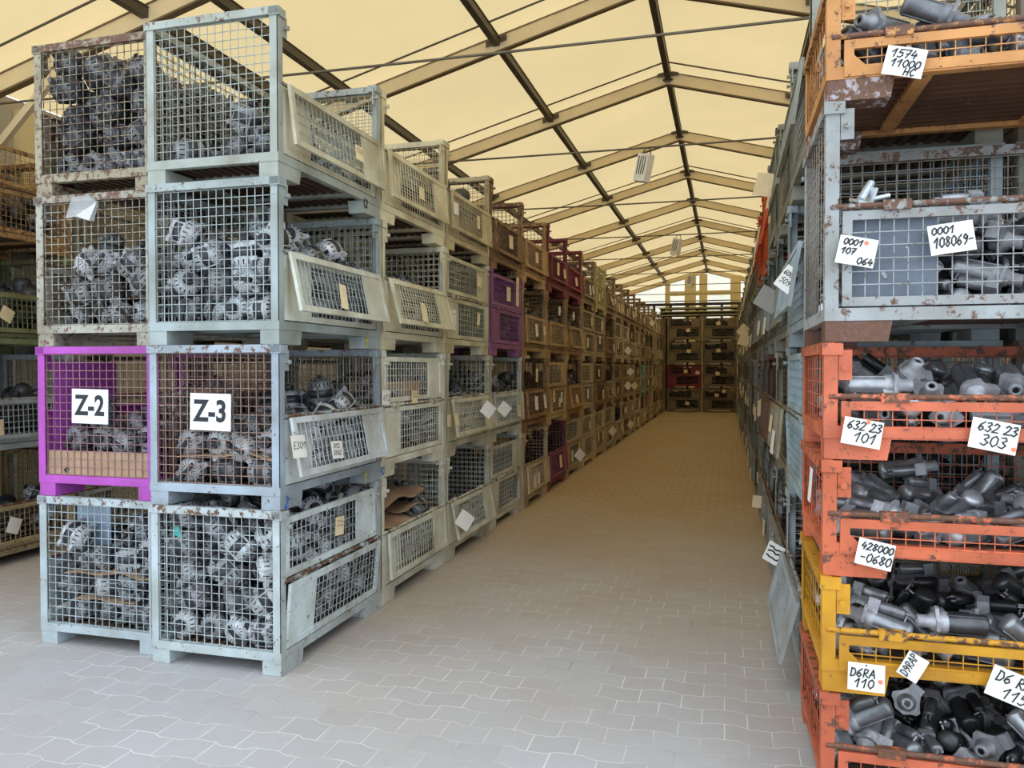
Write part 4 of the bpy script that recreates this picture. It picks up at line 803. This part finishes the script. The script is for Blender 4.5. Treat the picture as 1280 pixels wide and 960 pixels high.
# small tags hanging on the flaps of both rows
def row_tag(p, nx, roll, size, label, group, mat=PAPER, scrib=0, lean=-4, lw=.003, lines=()):
    if roll > 30: p = p + Vector((nx * .085, 0, 0)); n3 = (nx * .62, -.78, 0)
    else: n3 = (nx, -.12, 0); p = p + Vector((nx * .012, 0, 0))
    card('paper_tag', size[0] * (1 if roll > 30 else 1.28), size[1], p, face(n3, roll, lean), label, 'tag', mat, lines, lw=lw, scrib=scrib, group=group)
QF = -2.44
def flap_x(side, y, z):
    """how far a flap of a row stands out at height z, and its lean in degrees"""
    k = int((y - (3.91 if side > 0 else 4.27)) / BAY); lv = max(0, min(3, int(z / PITCH))); zl = z - lv * PITCH
    up, ti, lo = (MS if side > 0 else RS).get((k, lv), ('hang', 4, 0))
    if up == 'hang' and zl < .54: return .046 + (.53 - zl) * math.tan(math.radians(ti)), ti
    return .014 + (max(0, zl - .142) * math.tan(math.radians(lo)) if zl < .5 else 0), 0
G1, G2 = 'tags on the flaps of the Z-3 row', 'tags on the flaps opposite the Z-3 row'
def q(px, py, roll, size, label, out=.06, **k):
    x, le = .03, 0
    for _ in range(4):
        p = onX(px, py, QF + x); x, le = flap_x(1, p.y, p.z)
    row_tag(onX(px, py, QF + x), 1, roll, size, label, G1, lean=-le, **k)
q(448, 192, 4, (.075, .10), 'cream tag on the flap of the topmost cage of the Z-3 stack', .075, mat=MANILA, scrib=2)
q(428, 371, 6, (.06, .16), 'narrow manila card on the flap of the cage directly above Z-3', .12, mat=MANILA)
q(372, 558, 2, (.10, .13), 'white tag reading E301 on the folded flap beside the Z-3 cage', .11, lines=[('E301', -.42, -.1, .3)], lw=.004)
q(420, 562, 3, (.09, .11), 'white tag with two written lines on the folded flap beside Z-3', .11, lines=[('012', -.35, .1, .26), ('5502', -.42, -.3, .26)], lw=.004)
q(423, 657, 3, (.075, .12), 'pale tag on the upper flap of the floor cage beneath the Z-3 cage', .02, mat=MANILA, scrib=2)
q(526, 242, 2, (.07, .10), 'cream tag on the topmost cage, second stack of the Z-3 row', .06, mat=MANILA)
q(529, 391, 8, (.07, .16), 'manila card on the tilted flap, third level, second stack of the Z-3 row', .13, mat=MANILA)
q(481, 497, 2, (.085, .11), 'white tag reading 612 on the cage holding a cardboard box', .03, lines=[('612', -.4, -.2, .4)], lw=.004)
q(517, 496, 3, (.075, .10), 'cream tag, second one on the cage holding a cardboard box', .03, mat=MANILA, scrib=2)
q(509, 685, 2, (.08, .11), 'pale tag on the floor cage with cardboard sheets', .06, mat=GREYCARD, scrib=1)
q(570, 650, 38, (.15, .15), 'square pale card turned on its corner, floor cage, third stack of the Z-3 row', .09, mat=PAPER)
q(600, 512, 40, (.13, .14), 'large pale card turned on its corner, second level, third stack', .09)
q(621, 511, 42, (.13, .13), 'large pale card turned on its corner, second level, fourth stack', .06)
q(560, 526, 0, (.06, .11), 'first of two narrow tags, second level, third stack of the Z-3 row', .06, mat=MANILA)
q(570, 524, 0, (.06, .11), 'second of two narrow tags, second level, third stack of the Z-3 row', .06, mat=MANILA)
q(569, 261, 2, (.08, .11), 'white tag on the topmost cage, third stack of the Z-3 row', .05, mat=PAPER)
q(597, 278, 5, (.05, .13), 'narrow cream tag on the topmost cage, third stack of the Z-3 row', .05, mat=MANILA)
q(565, 397, 1, (.10, .14), 'white tag on the lower flap, third level, third stack of the Z-3 row', .02, scrib=1)
q(597, 399, 14, (.05, .13), 'slanting narrow tag, third level, third stack of the Z-3 row', .02, mat=MANILA)
q(598, 352, 14, (.08, .10), 'crumpled cream tag on the shut upper flap, third stack of the Z-3 row', .02, mat=MANILA)
q(635, 368, 0, (.09, .16), 'cream tag on the purple cage of the fourth stack', .02, mat=MANILA, scrib=1)
q(646, 365, 2, (.07, .34), 'tall strip of cream tags on the purple cage of the fourth stack', .02, mat=MANILA, scrib=3)
q(638, 303, 0, (.09, .15), 'cream tag on the rusty topmost cage, fourth stack', .05, mat=MANILA)
q(648, 513, 4, (.08, .14), 'narrow cream tag, second level, fourth stack of the Z-3 row', .05, mat=MANILA)
q(668, 602, 0, (.08, .16), 'narrow cream tag, floor cage, fifth stack of the Z-3 row', .05, mat=MANILA)
for k in range(4, 19):
    for lv in range(4):
        n = R.choice((1, 1, 2, 2, 3)) if k < 14 else R.choice((0, 1, 1))
        hang = True
        for j in range(n):
            big = R.random() < .1
            up = (lv < 3 and R.random() < .25)
            y = QY + BAY * k - .45 + .9 * (j + R.uniform(.2, .8)) / n
            z = PITCH * lv + (.72 if up else R.uniform(.28, .42)); x, le = flap_x(1, y, z); p = Vector((QF + x, y, z))
            row_tag(p, 1, R.uniform(-6, 10) if not big else 42, (.16, .16) if big else (R.uniform(.06, .09), R.uniform(.12, .19)), f'{"large square card" if big else "narrow tag"}, {("first", "second", "third")[j] + " of " + ("one", "two", "three")[n - 1] if n > 1 else "single"}, {LV[lv]} level, {ORD[k]} stack of the Z-3 row', G1, lean=-le, mat=MANILA if R.random() < .65 else PAPER)
RF = .41
def r(px, py, x, roll, size, label, mat=PAPER, nrm=(-1, 0, 0), **k):
    card('paper_tag', size[0], size[1], onX(px, py, x), face(nrm, roll, -4), label, 'tag', mat, k.get('lines', ()), lw=k.get('lw', .004), scrib=k.get('scrib', 0), group=G2)
def r2(px, py, y, roll, size, label, mat=PAPER, **k):
    card('paper_tag', size[0], size[1], y if isinstance(y, Vector) else onX(px, py, y), face((-.45, -1, 0), roll, -4), label, 'tag', mat, k.get('lines', ()), lw=k.get('lw', .004), scrib=k.get('scrib', 0), group=G2)
r2(985, 349, .322, 38, (.105, .13), 'white card with two written lines hanging from the tilted flap above the blue-grey cage', lines=[('60006', -.42, .1, .2), ('5099', -.35, -.25, .24)])
r2(960, 374, .315, 32, (.19, .17), 'blank grey card hanging beyond the tilted flap', GREYCARD)
r2(967, 692, .32, 22, (.12, .14), 'white card with bold black scribble hanging low beside the folded gate', scrib=3, lw=.012)
r2(946, 627, .32, 3, (.10, .13), 'cream card hanging low on the third stack behind the orange crates', MANILA)
r2(957, 231, .32, 14, (.20, .20), 'beige card hanging high beside the topmost grey stillage', MANILA)
r(1012, 605, .362, 0, (.11, .15), 'narrow white card on the aisle-side mesh of the orange crate above the yellow one')
r2(918, 410, Vector((.30, 14.5, 2.42)), 40, (.22, .2), 'cream card turned on its corner far along the right row, third level', MANILA)
r2(917, 422, Vector((.30, 14.4, 2.25)), 20, (.22, .18), 'cream card hanging under the cornered one far along the right row', MANILA)
for k in range(1, 14):
    for lv in range(4):
        n = R.choice((0, 1, 1, 2))
        for j in range(n):
            y = RY + BAY * k - .4 + .8 * (j + R.uniform(.2, .8)) / n
            z = PITCH * lv + R.uniform(.22, .4); x, le = flap_x(-1, y, z)
            row_tag(Vector((RF - x, y, z)), -1, R.uniform(-8, 8), (.09, R.uniform(.13, .19)), f'cream tag, {("first", "second")[j] + " of two" if n > 1 else "single"}, {LV[lv]} level, {ORD[k]} stack behind the orange crates', G2, lean=-le, mat=MANILA if R.random() < .6 else PAPER)
# tags on the far-left and end stacks
card('paper_tag', .13, .14, onX(18, 657, FX + W / 2 + .05), face((1, 0, 0), 22), 'white card turned on its corner on the tan floor cage past Z-2', 'tag', PAPER)
card('paper_tag', .13, .12, onX(9, 393, FX + W / 2 + .05), face((1, 0, 0), 28), 'cream card on the olive green cage past Z-2', 'tag', MANILA)
card('paper_tag', .06, .15, onX(1, 535, FX + W / 2 + .05), face((1, 0, 0), 0), 'narrow cream card on the grey cage past Z-2', 'tag', MANILA)
for j, (px, py) in enumerate(((860, 413), (898, 438), (861, 439), (857, 464), (872, 466), (897, 467), (896, 494), (859, 504), (905, 489), (898, 404))):
    card('paper_tag', .16, .14, onY(px, py, 31.95), face((0, -1, 0), R.uniform(-20, 20)), f'small pale card on the end stacks, {ORD[j]} counted along the far wall', 'tag', MANILA, group='cards on the end stacks')
# blue and yellow marker numerals on the feet
def mark(txt, px, py, x, h, ink, label):
    mb = MB(); stroke_text(mb, txt, -h * .4 * len(txt), -h / 2, h, .010)
    o = ob('painted_numeral', mb.mesh('painted_numeral', ink)); o.matrix_world = Matrix.Translation(onX(px, py, x)) @ face((1, 0, 0)).to_4x4()
    tag(o, label, 'marking')
mark('2', 359, 628, QF + .003, .06, BLUEINK, 'blue painted numeral 2 on the foot beneath the Z-3 cage')
mark('10', 478, 589, QF + .003, .055, BLUEINK, 'blue painted numeral 10 on a foot of the second stack')
mark('12', 457, 254, QF + .003, .055, INK, 'dark painted 12 on the foot of the topmost Z-3 cage')
mark('1', 458, 428, QF + .003, .07, YELINK, 'yellow paint stroke on the foot directly above the Z-3 level')
mark('1', 457, 596, QF + .003, .07, YELINK, 'yellow paint stroke on the foot of the Z-3 cage')

# ---------------------------------------------------------------- cardboard, pouch and other loose things
def sheet_thing(name, x0, x1, y0, y1, z, label, cat, mat=CARDB, amp=.02, seed=0, th=.005, tilt=(0, 0), nx=8, ny=10):
    rr = random.Random(seed); ph = [rr.uniform(0, 6) for _ in range(4)]
    mb = MB(); hgt = lambda x, y: z + amp * (math.sin(x * 9 + ph[0]) * .5 + math.sin(y * 7 + ph[1]) * .6 + .35 * math.sin(x * 17 + y * 13 + ph[2])) + tilt[0] * (x - x0) + tilt[1] * (y - y0)
    V = [(x0 + (x1 - x0) * i / nx, y0 + (y1 - y0) * j / ny + .02 * math.sin(i * 1.7 + ph[3])) for i in range(nx + 1) for j in range(ny + 1)]
    n = len(V); top = [(x, y, hgt(x, y) + th) for x, y in V]; bot = [(x, y, hgt(x, y)) for x, y in V]; F = []
    for i in range(nx):
        for j in range(ny):
            a = i * (ny + 1) + j; b = a + ny + 1
            F += [(a, b, b + 1, a + 1), (n + a, n + a + 1, n + b + 1, n + b)]
    rim = [i * (ny + 1) for i in range(nx + 1)] + [nx * (ny + 1) + j for j in range(1, ny + 1)] + [i * (ny + 1) + ny for i in range(nx - 1, -1, -1)] + [j for j in range(ny - 1, 0, -1)]
    for a, b in zip(rim, rim[1:] + rim[:1]): F.append((b, a, n + a, n + b))
    mb.add(top + bot, F); o = ob(name, mb.mesh(name, mat)); tag(o, label, cat); return o
xa, xb = QX - W / 2 + .06, QX + W / 2 - .06; ya, yb = QY - L / 2 + .05, QY + L / 2 - .05
sheet_thing('cardboard_sheet', xa + .1, xb, ya, ya + .5, PITCH + .30, 'wavy cardboard layer between alternators in the Z-3 cage', 'cardboard', seed=3, amp=.022)
pa, pb = PX - W / 2 + .06, PX + W / 2 - .06; qa = PY - L / 2 + .04
sheet_thing('cardboard_sheet', pa + .1, pb, qa, qa + .5, .45, 'upper cardboard layer in the pale cage beneath the Z-2 cage', 'cardboard', seed=5, amp=.014)
sheet_thing('cardboard_sheet', pa + .15, pb - .15, qa, qa + .45, .28, 'lower cardboard layer in the pale cage beneath the Z-2 cage', 'cardboard', seed=6, amp=.014)
def box_wall(name, x0, x1, y0, y1, z0, z1, label, cat, mat=CARDB, split=3):
    mb = MB(); mb.box(x0, x1, y0, y1, z0, z1)
    for k in range(1, split):
        xx = x0 + (x1 - x0) * k / split; mb.box(xx - .002, xx + .002, y0 - .0015, y0, z0, z1)
    mb.box(x0, x1, y0 - .0015, y0, (z0 + z1) / 2 - .003, (z0 + z1) / 2 + .001)
    o = ob(name, mb.mesh(name, mat)); tag(o, label, cat); return o
box_wall('cardboard_strip', pa - .01, pb, qa - .018, qa - .008, PITCH + .137, PITCH + .29, 'cardboard strip lining the foot of the purple Z-2 cage', 'cardboard')
box_wall('cardboard_strip', pa + .35, pb, qa + .9, qa + .915, PITCH + .137, PITCH + .66, 'cardboard panel standing at the back of the purple cage', 'cardboard', split=1)
# open cardboard box in the second-level cage of the second stack
bx = bpy.data.objects.new('cardboard_box', None); COL.objects.link(bx); q1 = qrow[1, 1].location; bx.location = (q1.x + .36, q1.y - .12, PITCH + .57)
tag(bx, 'long open cardboard box standing behind the shut upper flap, second stack', 'box')
for (nm, b) in (('box_side', (.0, .006, -.4, .4, 0, .14)), ('box_side', (-.25, -.244, -.4, .4, 0, .14)), ('box_end', (-.25, .006, -.406, -.4, 0, .14)), ('box_end', (-.25, .006, .4, .406, 0, .14)), ('box_base', (-.25, 0, -.4, .4, -.006, 0))):
    mb = MB(); mb.box(*b); ob(nm, mb.mesh(nm, CARDB), bx)
# cardboard sheets over the floor cage of the second stack
q0 = qrow[1, 0].location
sheet_thing('cardboard_sheet', q0.x - .1, q0.x + .38, q0.y - .58, q0.y + .36, .70, 'bent cardboard sheet topmost on the floor cage of the second stack', 'cardboard', seed=8, amp=.035, tilt=(.02, .03))
sheet_thing('cardboard_sheet', q0.x + .1, q0.x + .44, q0.y - .60, q0.y - .0, .60, 'cardboard sheet sliding over the flap of the floor cage, second stack', 'cardboard', seed=9, amp=.03, tilt=(-.12, .0))
sheet_thing('cardboard_sheet', q0.x + .0, q0.x + .40, q0.y - .1, q0.y + .55, .62, 'cardboard sheet drooping at the back of the floor cage, second stack', 'cardboard', seed=10, amp=.03, tilt=(.0, -.05))
# upright tan box and lining panels seen through the cages
box_wall('cardboard_box', PX - .12, PX + .16, qa + .75, qa + 1.0, 2 * PITCH + .30, 2 * PITCH + .55, 'tan cardboard box standing in the cage with the clear pouch', 'box', split=1)
box_wall('lining_sheet', pa, pa + .27, qa + .20, qa + .206, .42, .88, 'blue-grey sheet lining the corner of the pale cage under Z-2', 'sheet', simple('blue_grey_sheet', (150, 168, 186), .6), 1)
box_wall('lining_sheet', pa, pa + .006, qa + .03, qa + .55, PITCH + .16, PITCH + .86, 'purple plate closing the far side of the Z-2 cage', 'sheet', simple('purple_plate', PURP, .6), 1)
box_wall('lining_sheet', NX - .58, NX - .25, NF + .05, NF + .056, 4 * HH + .14, 4 * HH + .50, 'blue-grey plate standing behind the mesh of the near grey cage', 'sheet', simple('blue_plate', (104, 112, 124), .5), 1)
# clear pouch hung on the mesh
m, nt, p_ = newmat('clear_pouch'); p_.inputs['Base Color'].default_value = (.85, .88, .9, 1); p_.inputs['Roughness'].default_value = .12; p_.inputs['Transmission Weight'].default_value = .55; p_.inputs['Alpha'].default_value = .42
pc = onY(103, 263, PY - L / 2 - .015)
mb = MB(); P = [(-.12, -.045), (-.04, .075), (.075, .085), (.125, .04), (.09, -.075), (-.03, -.04)]
mb.add([(x, -.012 - .03 * abs(math.sin(k * 2)), z) for k, (x, z) in enumerate(P)] + [(x, -.004, z) for x, z in P], [(0, 1, 2, 3), (0, 3, 4, 5), (9, 8, 7, 6), (11, 10, 9, 6)] + [(k, 6 + k, 6 + (k + 1) % 6, (k + 1) % 6) for k in range(6)])
o = ob('plastic_pouch', mb.mesh('plastic_pouch', m), loc=pc); tag(o, 'clear plastic pouch hooked on the mesh of the cage above Z-2', 'pouch')
tp = onY(224, 669, QY - L / 2 + .06); mb = MB(); mb.add([(-.045, 0, .05), (0, 0, .05), (.02, -.01, .0), (.055, -.015, -.01), (.045, -.02, -.06), (-.01, -.01, -.045), (-.045, 0, -.03)] + [(-.045, .004, .05), (0, .004, .05), (.02, -.006, .0), (.055, -.011, -.01), (.045, -.016, -.06), (-.01, -.006, -.045), (-.045, .004, -.03)], [tuple(range(7)), tuple(range(13, 6, -1))] + [(k, 7 + k, 7 + (k + 1) % 7, (k + 1) % 7) for k in range(7)])
o = ob('plastic_scrap', mb.mesh('plastic_scrap', TEAL), loc=tp); tag(o, 'teal plastic scrap between alternators in the floor cage under Z-3', 'scrap')
# bright bracket lying on the grey cage's bar
t = bpy.data.objects.new('metal_bracket', None); COL.objects.link(t); t.location = onY(1084, 247, NF + .06); t.location.z = 4 * HH + .548; tag(t, 'bright metal bracket lying on the bar of the near grey cage', 'bracket'); t.rotation_euler = (.3, .2, .4)
BR = simple('bright_metal', (205, 210, 214), .35, .6)
mb = MB(); mb.box(-.06, .0, -.04, .04, 0, .012); mb.box(-.012, .0, -.04, .04, .0, .07); ob('bracket_plate', mb.mesh('bracket_plate', BR), t)
mb = MB(); mb.tube((-.0, 0, .02), (.075, 0, .055), .011, 8); ob('bracket_arm', mb.mesh('bracket_arm', BR), t)
mb = MB(); mb.tube((-.05, -.03, .01), (.0, .03, .085), .016, 10); ob('bracket_tube', mb.mesh('bracket_tube', BR), t)
